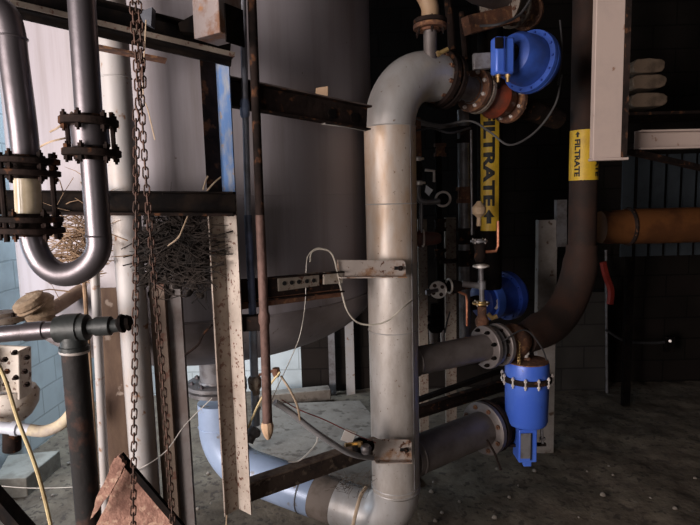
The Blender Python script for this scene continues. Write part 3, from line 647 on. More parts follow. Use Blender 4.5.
b = MB(); vee(b, zbt, zmid, 1); b.build('lower_right_leg', FLAKE, post, label='cream flaking lower face')
b = MB(); b.beam((lxp, 1.734, zbt), (lxp, 1.734, zmid), rect(.004, .006), (0, 1, 0)); b.build('worn_edge', FLAKE, post)
# horizontal beam
hb = thing('frame_beam', 'dark level channel beam crossing the left at mid height above the brush', 'beam', P(140, 215, 1.65))
Y0 = 1.69
A = P(-40, 203, Y0); B = P(236, 203, Y0); zc_ = (A.z+B.z)/2; A.z = P(-40, 201, Y0).z; B.z = P(236, 203, Y0).z
b = MB(); b.beam(A, B, chan(S(22, Y0), .045, .006)); b.build('channel', BLACK, hb, bevel=.001)
dn = V((0, 0, -S(11.5, Y0)))
b = MB(); b.beam(A+dn+V((0, -.02, 0)), B+dn+V((0, -.02, 0)), rect(.045, .005)); b.build('bottom_flange', RUST, hb)
b = MB(); b.beam(A+dn+V((0, -.044, .0)), B+dn+V((0, -.044, .0)), rect(.004, .008)); b.build('flange_lip', DRUST, hb)
# upper channel
tb = thing('frame_beam', 'rusty sloping channel beam at the top left meeting the blue topped post', 'beam', P(110, 30, 1.6))
A = P(-30, -12, 1.46); B = P(230, 50, 1.73)
b = MB(); b.beam(A, B, chan(S(26, 1.6), .05, .006)); b.build('channel', BLACK, tb)
sd = (B-A).cross(V((0, 0, 1))).normalized()
o_ = V((0, 0, -S(10, 1.6)))+sd*.03
b = MB(); b.beam(A+o_, B+o_, rect(.06, .007)); b.build('lower_flange', RUST, tb)
b = MB(); b.beam(A+o_+sd*.032, B+o_+sd*.032, rect(.004, .014)); b.build('flange_edge', FLAKED, tb)
o2 = V((0, 0, -S(13.5, 1.6)))+sd*.005
b = MB(); b.beam(A+o2, B+o2, rect(.012, S(7, 1.6))); b.build('lower_web', BLACK, tb)
b = MB(); b.beam(P(95, 47, 1.62), P(166, 61, 1.70), rect(.05, .006)); b.build('packing_strip', RUST, tb)
b = MB(); b.prism([P(139, 12, 1.56), P(152, 7, 1.56), P(151, 26, 1.56), P(143, 22, 1.56)], (0, .03, 0)); b.build('bracket', mat('blue_grey_clip', (.12, .13, .16), None, 8, .5), tb)
# hanging block at the top
q = P(221, -20, 1.55); hbk = thing('box_beam', 'rust-streaked square beam end coming down at the top left centre', 'beam', P(221, 34, 1.55))
ZT = P(221, 38, 1.55).z
a1, a2 = V((.84, -.54, 0)), V((.54, .84, 0))
fc = V((P(220, 38, 1.5).x, 1.5, ZT))
def blk(c, l1, l2, z0, z1):
    b = MB(); b.prism([V((c.x, c.y, z0)), V((c.x, c.y, z0))+a2*l2, V((c.x, c.y, z0))+a2*l2-a1*l1, V((c.x, c.y, z0))-a1*l1], (0, 0, z1-z0)); return b
b = blk(fc, .10, .09, ZT, ZT+.5); b.build('beam_body', mat('rust_streaked_plate', (.30, .25, .24), (.20, .10, .06), 12, .7, .1, .5, .45, .6, c3=(.35, .16, .06), s3=20, lo3=.6, hi3=.68), hbk, bevel=.003)
b = MB(); b.beam(fc+a2*.02+a1*.002+V((0, 0, .03)), fc+a2*.09+a1*.002+V((0, 0, .03)), rect(.004, .1)); b.build('side_plate', BLACK, hbk)
b = MB(); b.prism([P(178, 23, 1.60), P(205, 8, 1.60), P(205, 34, 1.60), P(180, 31, 1.60)], (0, .05, 0)); b.build('wedge_plate', BLACK, hbk)
# rod with broken end
rod = thing('hanging_rod', 'long thin rusty rod hanging in front of the tank with a broken tip', 'rod', P(268, 440, 1.6))
Yr = 1.6; b = MB(); b.cyl(P(251, -25, Yr)+(P(251, -25, Yr)-P(260, 215, Yr)), P(260, 215, Yr), S(4.4, Yr), 16); b.build('upper_length', DRUST, rod)
b = MB(); b.tube([P(260, 215, Yr), P(262, 262, Yr), P(264, 312, Yr), P(264.2, 315, Yr), P(264.4, 322, Yr), P(264.6, 325, Yr), P(266, 370, Yr), P(267.5, 424, Yr)], [S(k, Yr) for k in (4.6, 4.8, 4.8, 6, 6, 4.8, 4.9, 5.2)], 16); b.build('lower_length', mat('brown_rust', (.15, .085, .07), (.09, .05, .04), 14, .7, .2, .7), rod)
b = MB(); b.lathe(P(267, 422, Yr), P(268.5, 440, Yr)-P(267, 422, Yr), [(0, .017), (.012, .02), (.03, .017), (.045, .012), (.055, .006)], 9); b.build('broken_tip', TAN, rod)
# conduit behind
cd = thing('conduit', 'slim blue grey conduit with a clamp running down between post and rod', 'conduit', P(258, 430, 1.78))
Yk = 1.80
pts = [P(242, -25, Yk), P(244.5, 100, Yk), P(248, 215, Yk), P(252, 300, Yk), P(255, 370, Yk)]
b = MB(); b.cyl(pts[0], pts[2], S(3.3, Yk), 12); b.build('upper_length', mat('blue_grey_conduit', (.27, .28, .33), (.18, .18, .20), 12, .5, .3, .3), cd)
b = MB(); b.cyl(pts[2], pts[3]+(pts[4]-pts[3])*.2, S(4, Yk), 12); b.build('middle_length', mat('dark_blue_conduit', (.10, .12, .20), (.06, .07, .10), 12, .5, .3, .3), cd)
b = MB(); b.cyl(P(252.5, 318, Yk), P(256, 425, Yk), S(4.2, Yk), 12); b.build('lower_length', mat('pale_blue_conduit', (.34, .38, .45), (.25, .25, .27), 12, .5, .3, .2), cd)
b = MB(); b.lathe(P(245, 118, Yk), P(244.5, 98, Yk)-P(245, 118, Yk), [(0, .012), (.01, .016), (.05, .016), (.06, .012)], 12); b.build('coupling', mat('blue_grey_coupling', (.20, .25, .38), None, 12, .5), cd)
b = MB(); b.beam(P(241, 323, Yk-.02), P(263, 322, Yk-.02), rect(.05, S(15, Yk))); b.build('clamp', DRUST, cd, bevel=.003)
b = MB(); b.lathe(P(254, 376, Yk), P(256, 396, Yk)-P(254, 376, Yk), [(0, .016), (.01, .024), (.04, .022), (.05, .015), (.065, .015)], 12); b.build('union', FLAKED, cd)
b = MB(); b.cyl(P(259, 375, Yk-.03), P(276, 370, Yk-.03), .005, 8); b.lathe(P(276, 368, Yk-.03), (0, 0, -1), [(0, .012), (.02, .014), (.03, .01)], 10); b.build('tap', RUST, cd)
b = MB(); b.lathe(P(256, 428, Yk), (-.4, -.2, -.6), [(0, .02), (.012, .026), (.02, .026), (.03, .018), (.05, .02)], 12); b.build('end_fitting', GREY, cd)
# channels across the tank
cc = thing('brace_channel', 'dark rusty channel crossing the tank from the post towards the riser, upper of two', 'beam', P(300, 120, 1.95))
A = P(226, 93, 1.80); B = P(366, 119, 2.12)
b = MB(); b.beam(A, B, chan(S(25, 1.95), .035, .006)); b.build('channel', DRUST, cc)
n_ = (B-A).cross(V((0, 0, 1))).normalized()
b = MB(); b.beam(A+V((0, 0, S(12.5, 1.95)))+n_*.018, B+V((0, 0, S(12.0, 1.95)))+n_*.018, rect(.04, .004)); b.build('top_edge', mat('grey_rust_edge', (.13, .10, .09), (.07, .05, .05), 14, .7), cc)
for x in (326, 351):
    t_ = (x-226)/140; q = A.lerp(B, t_)+V((0, 0, -.005)); b = MB(); b.cyl(q+n_*.002, q+n_*.012, .018, 14); b.build('bolt_head', BLACK, cc)
b = MB(); q = P(324.5, 123, 2.0); b.cyl(q, q+V((0, -.006, 0)), .004, 8); b.build('small_rivet', PALE, cc)
b = MB(); b.prism([P(315, 100, 2.06), P(316, 88, 2.06), P(328, 86, 2.06), P(328, 102, 2.06)], (0, .03, 0)); tag(b.build('wood_block', TAN, bevel=.001), 'small tan wooden block resting on the upper tank channel', 'block')
wire('wire', [P(322, 124, 2.0), P(345, 127, 2.05), P(366, 131, 2.12)], .002, WIRE, 'fine wire along the underside of the upper tank channel')
ri = thing('brace_channel', 'drilled rusty channel crossing the tank at mid height, lower of two, bolted to the riser', 'beam', P(320, 290, 1.95))
A = P(238, 291, 1.80); B = P(340, 281, 2.06)
n_ = (B-A).cross(V((0, 0, 1))).normalized()
b = MB(); b.beam(A, B, chan(S(22, 1.95), .03, .005)); b.build('channel', DRUST, ri)
b = MB(); b.beam(A.lerp(B, .35)+V((0, 0, .012))+n_*.01, A.lerp(B, .75)+V((0, 0, .018))+n_*.01, rect(.012, .05)); pl = b.build('drilled_strip', FLAKED, ri)
for k in (.40, .47, .54, .62, .69):
    q = A.lerp(B, k)+V((0, 0, .014))+n_*.016; b = MB(); b.cyl(q, q+n_*.0025, .008, 12); b.build('hole', INK, pl)
b = MB(); b.beam(A.lerp(B, .80)+V((0, 0, .018))+n_*.012, B+V((0, 0, .016))+n_*.012, rect(.012, .045)); b.build('end_strip', CREAM, ri)
b = MB(); b.beam(A+V((0, 0, -.048)), B+V((0, 0, -.045)), rect(.012, .03)); b.build('lower_lip', RUST, ri)
# angle clip on the riser
def clip(label, x0, x1, y0, y1, Yl, Yr_, m, zlip=.012):
    A = P(x0, (y0+y1)/2, Yl); B = P(x1, (y0+y1)/2, Yr_)
    t = thing('pipe_bracket', label, 'bracket', (A+B)/2)
    h = S(y1-y0, (Yl+Yr_)/2); dd = (B-A).normalized(); n = dd.cross(V((0, 0, 1))).normalized()
    if n.y > 0: n = -n
    w = (B-A).length; rc = .014
    pts = [A-V((0, 0, h/2)), B-V((0, 0, h/2)), B+V((0, 0, h/2-rc)), B-dd*rc*.4+V((0, 0, h/2-rc*.3)), B-dd*rc+V((0, 0, h/2)), A+V((0, 0, h/2))]
    b = MB(); b.prism(pts, n*.006); b.build('plate', m, t)
    b = MB(); b.prism([A-V((0, 0, h/2)), B-V((0, 0, h/2)), B-V((0, 0, h/2))+n*.035-dd*.01, A-V((0, 0, h/2))+n*.035], (0, 0, -.005)); b.build('foot', m, t)
    c = B-dd*.035+n*.007
    b = MB(); b.beam(c-dd*.018, c+dd*.014, rect(.003, .014)); b.build('slot', INK, t)
    b = MB(); b.lathe(c+dd*.008, n, [(0, .011), (.008, .011), (.008, .006), (.016, .006)], 6); b.build('bolt', DRUST, t)
    return t
STAINP = mat('rust_stained_pale_plate', (.60, .52, .47), (.42, .24, .14), 14, .6, .1, .3, .48, .6, c3=(.16, .07, .04), s3=45, lo3=.58, hi3=.64)
clip('pale rust-stained angle bracket bolted to the riser at mid height', 337, 405, 260, 276, 2.05, 2.17, STAINP)
clip('pale rust-stained angle bracket low on the riser above the dirt floor', 373, 411, 438, 460, 2.12, 2.17, STAINP)
# low brace
lb = thing('low_brace', 'rusty angle iron brace running from the post foot to the riser near the floor', 'beam', P(300, 480, 1.9))
A = P(247, 493, 1.77); B = P(377, 448, 2.17)
b = MB(); b.beam(A, B, rect(.006, S(20, 1.9))); b.build('upright_leg', mat('brace_rust', (.075, .05, .038), (.035, .024, .02), 14, .9, 0, .6, c3=(.2, .15, .11), s3=30, lo3=.56, hi3=.66), lb)
b = MB(); b.beam(A+V((0, .02, S(9, 1.9))), B+V((0, .02, S(9, 1.9))), rect(.045, .006)); b.build('flat_leg', mat('dusty_rust', (.23, .17, .13), (.1, .06, .045), 14, .9, 0, .6), lb)

# ------------------------------------------------------------------ white vertical pipe and columns at left
wp = thing('white_pipe', 'tall off-white vertical pipe behind the chain and dark beams', 'pipe', P(140, 500, 1.77))
Yw = 1.765; x0 = xat(124, 262, Yw)
b = MB(); b.cyl((x0+.018, Yw, -.02), (x0+.018, Yw, 3.4), S(14, Yw), 32); b.build('pipe_body', WPIPE, wp)
for y in (78, 215): 
    b = MB(); b.torus((x0+.018, Yw, P(124, y, Yw).z), (0, 0, 1), S(14, Yw), .003, 32, 6); b.build('weld_bead', WPIPE, wp)
COL1 = mat('brown_column', (.15, .095, .06), (.08, .045, .03), 7, .8, 0, .5, .4, .6, (1, 1, .3), (.30, .24, .2), 22, .62, .68)
COL2 = mat('tan_column', (.185, .135, .10), (.14, .095, .07), 6, .7, 0, .3, .4, .6, (1, 1, .25), (.12, .05, .03), 30, .6, .66)
q = P(104, 288, 1.80); b = MB(); b.beam((q.x, 1.80, -.02), (q.x, 1.80, q.z), chan(S(25, 1.8), .05, .006), (1, 0, 0)); tag(b.build('steel_column', COL1), 'rust-brown column left of the white pipe, below the brush', 'column')
q = P(156, 284, 1.78); b = MB(); b.beam((q.x, 1.80, -.02), (q.x, 1.80, q.z), rect(S(16, 1.78), .04), (0, 1, 0)); tc2 = tag(b.build('steel_column', COL2, bevel=.002), 'tan column right of the white pipe and behind the chain', 'column')
b = MB(); b.beam((q.x+S(15, 1.8), 1.81, -.02), (q.x+S(15, 1.8), 1.81, q.z), rect(S(14, 1.78), .02), (0, 1, 0)); b.build('side_flange', mat('grey_flange_paint', (.17, .15, .145), (.12, .09, .08), 8, .7, 0, .4), tc2)
# brush heap
b = MB()
def twig(b, a, c, r):
    m = (a+c)/2+V((random.uniform(-1, 1), random.uniform(-1, 1), random.uniform(-1, 1)))*(c-a).length*.12
    b.tube([a, m, c], [r, r*.8, r*.4], 4)
for k in range(230):
    c = P(random.uniform(148, 207), random.gauss(249, 18), random.uniform(1.74, 1.82)); b.lathe(c-V((0,0,.012)), (random.uniform(-1,1),random.uniform(-.4,.4),.4), [(0,.004),(.008,random.uniform(.01,.02)),(.018,random.uniform(.008,.016)),(.028,.003)], 6)
for k in range(650):
    c = P(random.uniform(147, 208), random.gauss(252, 16), random.uniform(1.71, 1.82)); L = random.uniform(.03, .10)
    d = V((random.gauss(0, 1), random.gauss(0, .25), random.gauss(0, .5))).normalized()*L
    twig(b, c-d, c+d, random.uniform(.001, .0025))
tag(b.build('brush_heap', mat('shaded_twigs', (.026, .018, .014), (.012, .009, .008), 14, .95)), 'dark tangle of twigs packed under the beam, right of the white pipe', 'twigs', kind='stuff')  # twig colour darkened to hold the enclosed shade under the beam
b = MB()
for k in range(260):
    c = P(random.gauss(78, 13), random.gauss(242, 20), random.uniform(1.66, 1.78)); L = random.uniform(.02, .07)
    d = V((random.gauss(0, 1), random.gauss(0, .25), random.gauss(0, .4))).normalized()*L
    twig(b, c-d, c+d, random.uniform(.001, .0028))
tag(b.build('brush_heap', TWIG), 'tan straw and twigs sticking out left of the white pipe', 'twigs', kind='stuff')
for pts, lab in (([(203, 190, 1.66), (206, 180, 1.66), (208, 176, 1.66)], 'short twig stub on the beam beside the post'), ([(207, 191, 1.66), (214, 183, 1.66), (221, 177, 1.67)], 'pale twig leaning over the post above the beam'),
                 ([(188, 216, 1.70), (183, 228, 1.69), (178, 238, 1.69), (168, 246, 1.69)], 'forked pale twig hanging below the beam'), ([(38, 148, 1.45), (50, 142, 1.44), (66, 138, 1.42)], 'crooked twig caught at the left flange'),
                 ([(50, 132, 1.45), (60, 126, 1.44), (72, 112, 1.42)], 'thin twig above the left flange'), ([(155, 140, 1.2), (148, 110, 1.2), (143, 90, 1.2), (146, 20, 1.2)], 'long thin straw hanging beside the chain')):
    wire('twig', [P(*p) for p in pts], .0026 if 'straw' not in lab else .0014, TWIGP, lab, 'twig', 4, 5, 'loose twigs on the frame')
wire('twig', [P(185, 355, 1.76), P(198, 345, 1.75), P(203, 335, 1.75), P(212, 325, 1.74)], .004, DRUST, 'dark bent twig against the dished tank bottom', 'twig', 4, 5)

# ------------------------------------------------------------------ near looped steel pipe with sight glass
Yl = 1.34
lp = thing('looped_pipe', 'dull steel U-shaped pipe with bolted flanges in the left foreground', 'pipe', P(62, 290, Yl))
R = S(12, Yl)
def L_(x, y, d=0): return P(x, y, Yl+d)
b = MB(); b.tube([L_(-40, -8), L_(-14, 2), L_(4, 14), L_(11, 34), L_(13.5, 55), L_(22, 120), L_(26, 158)], R*1.08, 28, smooth=4); b.build('left_upper_pipe', STEEL, lp)
b = MB(); b.torus(L_(12.2, 38), (0.05, 0, 1), R*1.08, .003, 28, 6); b.build('weld_bead', STEEL, lp)
b = MB(); b.tube([L_(32, 236), L_(36, 250), L_(45, 265), L_(60, 274), L_(77, 272.5), L_(92, 262), L_(99, 247), L_(98, 225), L_(93, 155)], R, 28, smooth=6); b.build('return_bend', STEEL, lp)
b = MB(); b.torus(L_(98, 236), (.05, 0, 1), R, .0025, 28, 6); b.build('weld_bead', STEEL, lp)
b = MB(); b.cyl(L_(80, -25), L_(89, 116), R*1.05, 28); b.build('right_upper_pipe', STEEL, lp)
for (x, y, r, nb, m) in ((25, 161, 31, 6, DRUST), (26, 173, 31, 6, DRUST), (29, 219, 31, 6, DRUST), (31, 230, 31, 6, DRUST)):
    flange(lp, L_(x, y), (.05, 0, 1), S(r, Yl), .014, m, nb, bm=DRUST, L=.05, br=.008)
for an in (5, 95, 175, 248):
    a = math.radians(an); o = V((math.cos(a), math.sin(a), 0))*S(25, Yl)
    b = MB(); b.cyl(L_(24, 154)+o, L_(31, 240)+o, .0065, 8); b.build('tie_rod', DRUST, lp)
b = MB(); b.cyl(L_(27, 176), L_(29, 217), S(12, Yl), 28); b.build('sight_glass', GLASS, lp, label='milky yellow sight glass')
for (x, y, r) in ((89, 122, 27), (92, 153, 27)):
    flange(lp, L_(x, y), (.05, 0, 1), S(r, Yl), .017, DRUST, 6, bm=DRUST, L=.05, br=.008)
b = MB(); b.lathe(L_(92, 150), L_(89, 123)-L_(92, 150), [(0, R*1.2), (.008, R*1.45), (.055, R*1.45), (.065, R*1.2)], 28); b.build('spool', STEEL, lp)
for an in (0, 90, 180):
    a = math.radians(an); o = V((math.cos(a), math.sin(a), 0))*S(22, Yl)
    b = MB(); b.cyl(L_(88.5, 113)+o, L_(92.5, 160)+o, .006, 8); b.build('tie_rod', DRUST, lp)
# ------------------------------------------------------------------ chain
def chain(label, pts, gap=.0165):
    ps = spline([V(p) for p in pts], 90); b = MB(); acc = 0; k = 0
    for i in range(1, len(ps)):
        seg = (ps[i]-ps[i-1]).length; acc += seg
        while acc >= gap:
            acc -= gap; d = (ps[i]-ps[i-1]).normalized(); pc = ps[i]-d*acc; s = V((1, .3, 0)) if k % 2 else V((-.3, 1, 0)); s = (s-d*s.dot(d)).normalized()
            b.link(pc, d, s, .0215, .0095, .0017); k += 1
    return tag(b.build('hoist_chain', mat('chain_rust', (.10,.05,.035), (.05,.028,.02), 30, .7, .3, .3)), label, 'chain', 'hoist chain strands at the left')
chain('left strand of the rusty hoist chain, hanging straight to the bottom edge', [P(131, -20, 1.0)+V((0,0,1.9)), P(131, -20, 1.0), P(136, 120, 1.0), P(136, 240, 1.0), P(134.5, 380, 1.0), P(133, 545, 1.0)])
chain('right strand of the rusty hoist chain, drifting right towards the bottom', [P(137, -20, 1.03)+V((0,0,1.9)), P(137, -20, 1.03), P(140, 60, 1.03), P(144, 150, 1.03), P(151, 240, 1.03), P(162, 370, 1.03), P(170, 480, 1.03), P(174, 545, 1.03)])

# ------------------------------------------------------------------ lower left valve group
Yv = 1.5
def G(x, y, d=0): return P(x, y, Yv+d)
sp2 = thing('side_pipe', 'grey pipe with a dark green tee and hose coupling at the lower left', 'pipe', G(80, 525))
b = MB(); b.cyl(G(-40, 338), G(57, 329), S(8.5, Yv), 20); b.lathe(G(24, 332), G(57, 329)-G(24, 332), [(0, .022), (.004, .027), (.06, .027), (.064, .022)], 20); b.build('horizontal_pipe', STEEL, sp2)
b = MB(); b.lathe(G(56, 329.5), G(92, 327)-G(56, 329.5), [(0, .03), (.004, .038), (.018, .038), (.02, .042), (.07, .042), (.072, .038), (.09, .037), (.093, .026)], 14); b.lathe(G(73, 328), G(74.5, 352)-G(73, 328), [(0, .035), (.05, .036), (.052, .04), (.064, .04)], 14); b.build('tee', GREEN, sp2)
b = MB(); b.cyl(G(90, 327), G(96, 326.5), .023, 14); b.lathe(G(95, 326.5), (1, 0, .02), [(0, .024), (.002, .027), (.045, .027), (.05, .02), (.07, .018)], 14); b.build('coupling', GREEN, sp2)
b = MB(); b.lathe(G(118, 324), (1, 0, .1), [(0, .018), (.008, .027), (.016, .027), (.017, .014), (.026, .014), (.027, .024), (.036, .02)], 8); b.build('claw_end', BLACK, sp2)
b = MB(); b.torus(G(74.6, 351), (.05, 0, 1), .036, .005, 24, 8); b.build('sealing_ring', WPIPE, sp2)
b = MB(); b.cyl(G(74.5, 352), V((G(85,560).x+.02, G(85,560).y, .0)), S(12.5, Yv), 24); b.build('standpipe', mat('black_red_standpipe', (.012, .010, .010), (.07, .03, .02), 9, .8, .0, .6, .52, .64), sp2)
dv_ = thing('diaphragm_valve', 'mud-caked bonnet valve on a cream bolted body at the far lower left', 'valve', G(15, 420, .25))
b = MB(); c = G(41, 322, .3); b.lathe(c, (.15, 0, 1), [(0, .04), (.015, .05), (.025, .036), (.035, .048), (.05, .036), (.06, .045), (.075, .034), (.09, .036), (.10, .02)], 11); b.build('bonnet', MUD, dv_)
b = MB(); b.lathe(G(34, 308, .27), (-.35, -.45, 1), [(0, .046), (.008, .053), (.014, .049), (.02, .053), (.036, .051), (.042, .04), (.044, .03), (.038, .012)], 14); b.build('handwheel', MUD, dv_)
flange(dv_, G(2, 318, .3), (0, 0, 1), .085, .02, FLAKED, 6, bm=DRUST)
bz = G(13, 385, .3)
b = MB(); b.beam(G(12, 345, .3), G(13, 392, .3), chan(S(40, 1.8), .07, .01), (1, 0, 0)); bb_ = b.build('bolted_plate', CREAM, dv_, bevel=.004)
for (x, y) in ((4, 360), (14, 353), (26, 358), (6, 372), (24, 372), (5, 384), (26, 385), (15, 378)):
    bolt(bb_, G(x, y, .225+.0), (0, -1, 0), .009, .02, DRUST)
b = MB(); b.lathe(G(12, 388, .35), (0, 0, -1), [(0, .075), (.02, .085), (.06, .08), (.1, .055), (.12, .03)], 22); b.build('bowl', CREAM, dv_)
b = MB(); b.cyl(G(12, 418, .35), G(12, 450, .35), .03, 14); b.build('outlet', DRUST, dv_)
b = MB(); b.tube([G(44, 314, .32), G(62, 303, .4), G(92, 283, .5)], .024, 18); tag(b.build('slanting_pipe', mat('tan_brown_pipe', (.36, .26, .19), (.2, .13, .09), 8, .6)), 'slanting tan pipe behind the bend of the looped steel pipe', 'pipe')
b = MB(); b.cyl(P(94, 255, 1.7), V((P(89, 392, 1.7).x, 1.7, -.01)), S(4.5, 1.7), 14); tag(b.build('thin_white_pipe', WPIPE), 'thin white vertical pipe just right of the green tee', 'pipe')
b = MB(); b.cyl(P(83, 262, 1.74), V((P(86, 400, 1.74).x, 1.74, -.01)), S(2.2, 1.74), 8); tag(b.build('copper_tube', TWIG), 'thin brown tube left of the thin white vertical pipe', 'tube')
hp = thing('hose_pipe', 'white pipe with yellowed tape bending behind the standpipe at the lower left', 'pipe', G(35, 436, .2))
b = MB(); b.cyl(G(-40, 424, .2), G(30, 430, .2), S(6, 1.7), 16); b.lathe(G(12, 428, .2), G(30, 430, .2)-G(12, 428, .2), [(0, .02), (.002, .024), (.02, .024), (.022, .02)], 16); b.build('white_length', mat('bluish_white_plastic', (.55, .58, .66), (.42, .42, .45), 9, .5), hp)
b = MB(); b.tube([G(29, 430, .2), G(45, 431, .2), G(60, 425, .2), G(70, 415, .2), G(76, 404, .22)], S(6, 1.7), 16, smooth=5); b.build('taped_length', mat('yellowed_tape', (.55, .47, .33), (.42, .36, .3), 18, .7, 0, .5), hp)
# supports beyond
b = MB(); q = P(9, 432, 3.6); b.beam((q.x, 3.6, .1), (q.x, 3.6, P(9, 398, 3.6).z), rect(.16, .12), (0, 1, 0)); tag(b.build('pedestal', BCONC, bevel=.005), 'pale blue pedestal standing on the low concrete block at the lower left', 'pedestal')
z = .11
def gp(x, y, z):                       # floor-level point at height z seen at a photo position
    d = fw + rt*((x-350)/F) - up*((y-262.5)/F); return V((0, 0, H)) + d*((z-H)/d.z)
b = MB(); pts = [gp(-6, 479, z), gp(26, 478, z), gp(60, 450, z), gp(8, 455, z)]; 
b.prism(pts, (0, 0, -.13)); tag(b.build('concrete_block', mat('grey_tan_concrete', (.26, .25, .22), (.18, .165, .14), 6, .95, 0, .7), bevel=.006), 'low pale concrete block on the dirt at the lower left', 'block')
b = MB(); z = .07; pts = [gp(246, 449, z), gp(300, 468, z), gp(372, 500, z), gp(420, 470, z), gp(360, 400, z), gp(262, 404, z)]; b.prism(pts, (0, 0, -.09)); tag(b.build('concrete_plinth', CONC, bevel=.008), 'dusty concrete plinth on the floor behind the pale blue pipe', 'plinth')
b = MB(); A = gp(255, 405, .02); B = gp(330, 398, .02); b.beam(A+V((0, 0, .05)), B+V((0, 0, .05)), rect(.12, .1)); tag(b.build('concrete_kerb', CONC, bevel=.008), 'low concrete kerb under the far side of the tank', 'kerb')
wire('yellow_cord', [G(-20, 340, -.1), G(2, 372, -.1), G(18, 420, -.1), G(34, 462, -.1), G(44, 496, -.1), G(54, 540, -.1)], .0052, CORD, 'yellow cord hanging down the lower left corner', 'cord', 10, 8)
# rusty plates in the near corner
def plate(name, label, px, Y, th, m, cat='plate', jag=0):
    pts = []
    for i in range(len(px)):
        a = px[i]; c = px[(i+1) % len(px)]
        n = 5 if jag else 1
        for k in range(n):
            t = k/n; j = jag if 0 < k else 0
            pts.append(P(a[0]+(c[0]-a[0])*t+random.uniform(-j, j), a[1]+(c[1]-a[1])*t+random.uniform(-j, j), Y))
    b = MB(); b.prism(pts, (0, th, 0)); return tag(b.build(name, m, bevel=.001), label, cat)
RP = mat('scaling_rust_plate', (.36, .20, .15), (.20, .10, .075), 22, .95, 0, 1.0, .4, .6, c3=(.42, .27, .20), s3=60, lo3=.54, hi3=.64)
plate('rusty_gusset', 'scaly rust-red triangular plate in the bottom left foreground', [(88, 1040), (93, 535), (101, 515), (117, 480), (123, 466), (178, 530), (205, 1040)], 1.2, .02, RP, jag=1.2)
plate('rusty_strip', 'narrow scaly strip leaning on the triangular rusty plate', [(90, 520), (96, 498), (107, 476), (114, 459), (119, 456), (125, 465), (112, 490), (97, 512)], 1.16, .012, RP, jag=.8)
b = MB(); b.beam(P(120, 455, 1.19), P(188, 535, 1.17), rect(.01, .016)); tag(b.build('angle_edge', BLACK), 'black bar edging the right side of the triangular rusty plate', 'bar')
b = MB(); b.beam(P(-14, 486, .95), P(40, 548, .85), rect(.02, .035)); tag(b.build('corner_bar', BLACK), 'black diagonal bar cutting across the bottom left corner', 'bar')
# wires low left
wire('string', [P(-10, 485, 1.9), P(30, 488, 1.9), P(75, 487, 1.9), P(102, 484, 1.9), P(137, 470, 1.7), P(165, 452, 1.7), P(185, 425, 1.7), P(212, 398, 1.7)], .0016, WIRE, 'thin pale string stretched across the lower left', 'string')
wire('string', [P(227, 512, 1.8), P(226, 530, 1.8), P(224, 560, 1.8)], .003, TWIGP, 'short pale string below the foot of the angle post', 'string')
# ------------------------------------------------------------------ cables near the tank and riser
tube_m = mat('clear_tubing', (.60, .55, .47), None, 20, .35, 0, 0)
wire('plastic_tube', [P(310, 262, 2.02), P(312, 252, 2.02), P(322, 249, 2.02), P(333, 256, 2.02), P(340, 285, 2.04), P(348, 312, 2.06), P(362, 324, 2.08), P(385, 322, 2.1), P(405, 306, 2.15), P(421, 294, 2.35)], .0036, tube_m, 'pale plastic tube looping from the lower tank channel to the four-hole disc', 'tube', 10)
wire('plastic_tube', [P(330, 252, 2.0), P(318, 248, 1.98), P(308, 256, 1.97), P(306, 275, 1.96), P(305, 305, 1.95), P(300, 335, 1.93), P(291, 358, 1.93), P(277, 388, 1.92), P(270, 405, 1.85)], .0016, tube_m, 'fine tube drooping down the dished tank bottom', 'tube', 10)
wire('grey_hose', [P(275, 402, 1.85), P(290, 412, 1.88), P(310, 428, 1.9), P(335, 445, 1.95), P(352, 454, 2.0), P(372, 458, 2.1)], .0115, GCABLE, 'grey hose running from the rod tip to the low riser fitting', 'hose', 8, 12)
wire('tan_cord', [P(281, 376, 1.78), P(290, 390, 1.8), P(297, 405, 1.85), P(300, 420, 1.88)], .004, TWIGP, 'short tan cord hanging from the little tap', 'cord')
wire('tan_cord', [P(280, 372, 1.76), P(270, 385, 1.76), P(258, 405, 1.76), P(248, 428, 1.76)], .004, CORD, 'tan cord passing down behind the rod', 'cord')
wire('red_wire', [P(282, 400, 1.88), P(300, 410, 1.9), P(325, 420, 1.95), P(350, 432, 2.0), P(376, 443, 2.12)], .002, REDH, 'fine reddish wire above the grey hose', 'wire')
wire('wire_tie', [P(318, 434, 1.92), P(315, 445, 1.92), P(300, 460, 1.93), P(288, 462, 1.93)], .003, WIRE, 'little tie wire hooking the grey hose', 'wire')
sf = thing('sample_valve', 'small brass and grey valve beside the low riser bracket', 'valve', P(360, 447, 2.08))
b = MB(); b.lathe(P(354, 446, 2.05), P(376, 446, 2.1)-P(354, 446, 2.05), [(0, .012), (.01, .03), (.025, .034), (.05, .03), (.06, .02), (.085, .02)], 16); b.build('valve_body', BLACK, sf)
b = MB(); b.cyl(P(345, 445, 2.0), P(362, 443, 2.03), .008, 8); b.lathe(P(358, 444, 2.0), (1, 0, 0), [(0, .012), (.012, .012)], 6); b.build('brass_stem', BRASS, sf)
b = MB(); b.lathe(P(366, 452, 2.03), (0, -.2, 1), [(0, .02), (.02, .022), (.03, .015)], 12); b.build('union', GREY, sf)
b = MB(); b.beam(P(343, 434, 2.1), P(354, 438, 2.1), rect(.01, .05)); b.build('paddle', PALE, sf)
wire('tape_strap', [P(352, 530, 2.2), P(357, 508, 2.2), P(361, 495, 2.24), P(366, 487, 2.27)], .008, TWIGP, 'dirty strap lying over the bottom elbow', 'strap', 5, 6)
b = MB()
for k in range(60):
    c = P(random.gauss(352, 9), random.gauss(484, 6), 2.24+random.uniform(-.03, .03)); d = V((random.gauss(0, 1), random.gauss(0, .6), random.gauss(0, .5))).normalized()*random.uniform(.012, .045)
    twig(b, c-d, c+d, .0012)
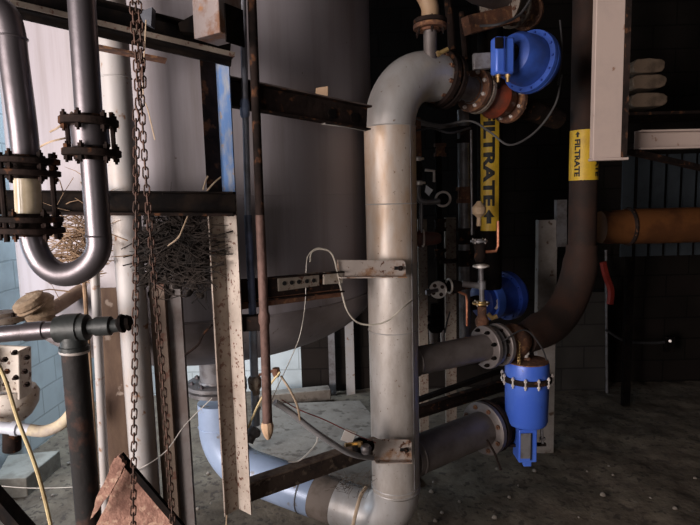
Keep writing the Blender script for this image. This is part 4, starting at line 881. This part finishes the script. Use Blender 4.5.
tag(b.build('straw_tuft', mat('dark_straw', (.10, .075, .055), None, 14, .9)), 'little tuft of dark straw caught at the foot of the fat riser', 'straw', kind='stuff')
# floor litter
for k in range(46):
    x = random.uniform(250, 700) if k > 14 else random.uniform(10, 240); y = random.uniform(462, 522) if k > 14 else random.uniform(455, 520)
    if 240 < x < 430: continue
    c = gp(x, y, .0); r = random.uniform(.006, .02); b = MB(); n = 6
    b.lathe(c-V((0, 0, .006)), (random.uniform(-.3, .3), random.uniform(-.3, .3), 1), [(0, r*.8), (r*.4, r), (r*.9, r*.6), (r*1.1, r*.2)], n)
    tag(b.build('stone', CONC), 'small dusty stone lying on the dirt floor', 'stone', 'small stones scattered on the dirt floor')

# ------------------------------------------------------------------ light
w = bpy.data.worlds.new('world'); sc.world = w; w.use_nodes = True
bg = w.node_tree.nodes['Background']; bg.inputs[0].default_value = (.55, .65, .9, 1); bg.inputs[1].default_value = .06
def area(name, loc, target, sx, sy, power, col):
    l = bpy.data.lights.new(name, 'AREA'); l.shape = 'RECTANGLE'; l.size = sx; l.size_y = sy; l.energy = power; l.color = col
    o = bpy.data.objects.new(name, l); C.objects.link(o); o.location = loc
    o.rotation_euler = (V(target)-V(loc)).to_track_quat('-Z', 'Y').to_euler(); return o
area('window_daylight', (XL-.9, 2.5, 1.5), (-1.0, 4.0, .7), 1.0, 1.6, 26, (.66, .82, 1.0))
area('added_corner_fill', (-1.85, 4.25, ZC-.02), (-1.85, 4.26, 0), .8, 1.0, 40, (.72, .86, 1.0)).data.spread = math.radians(75)  # added lamp below the closed ceiling, brightens the left back corner
area('yard_daylight', (-4.1, -2.1, 1.6), (-.2, 2.3, 1.1), 3.2, 2.0, 620, (1.0, .89, .84))
area('added_front_fill', (.2, YF+.03, 1.5), (.5, 3, 1.4), .9, 1.8, 7, (1.0, .92, .88))  # weak added fill lamp behind the camera, the wall there is solid
vs = sc.view_settings; vs.view_transform = 'Standard'; vs.look = 'None'; vs.exposure = 0; vs.gamma = 1; vs.use_curve_mapping = False
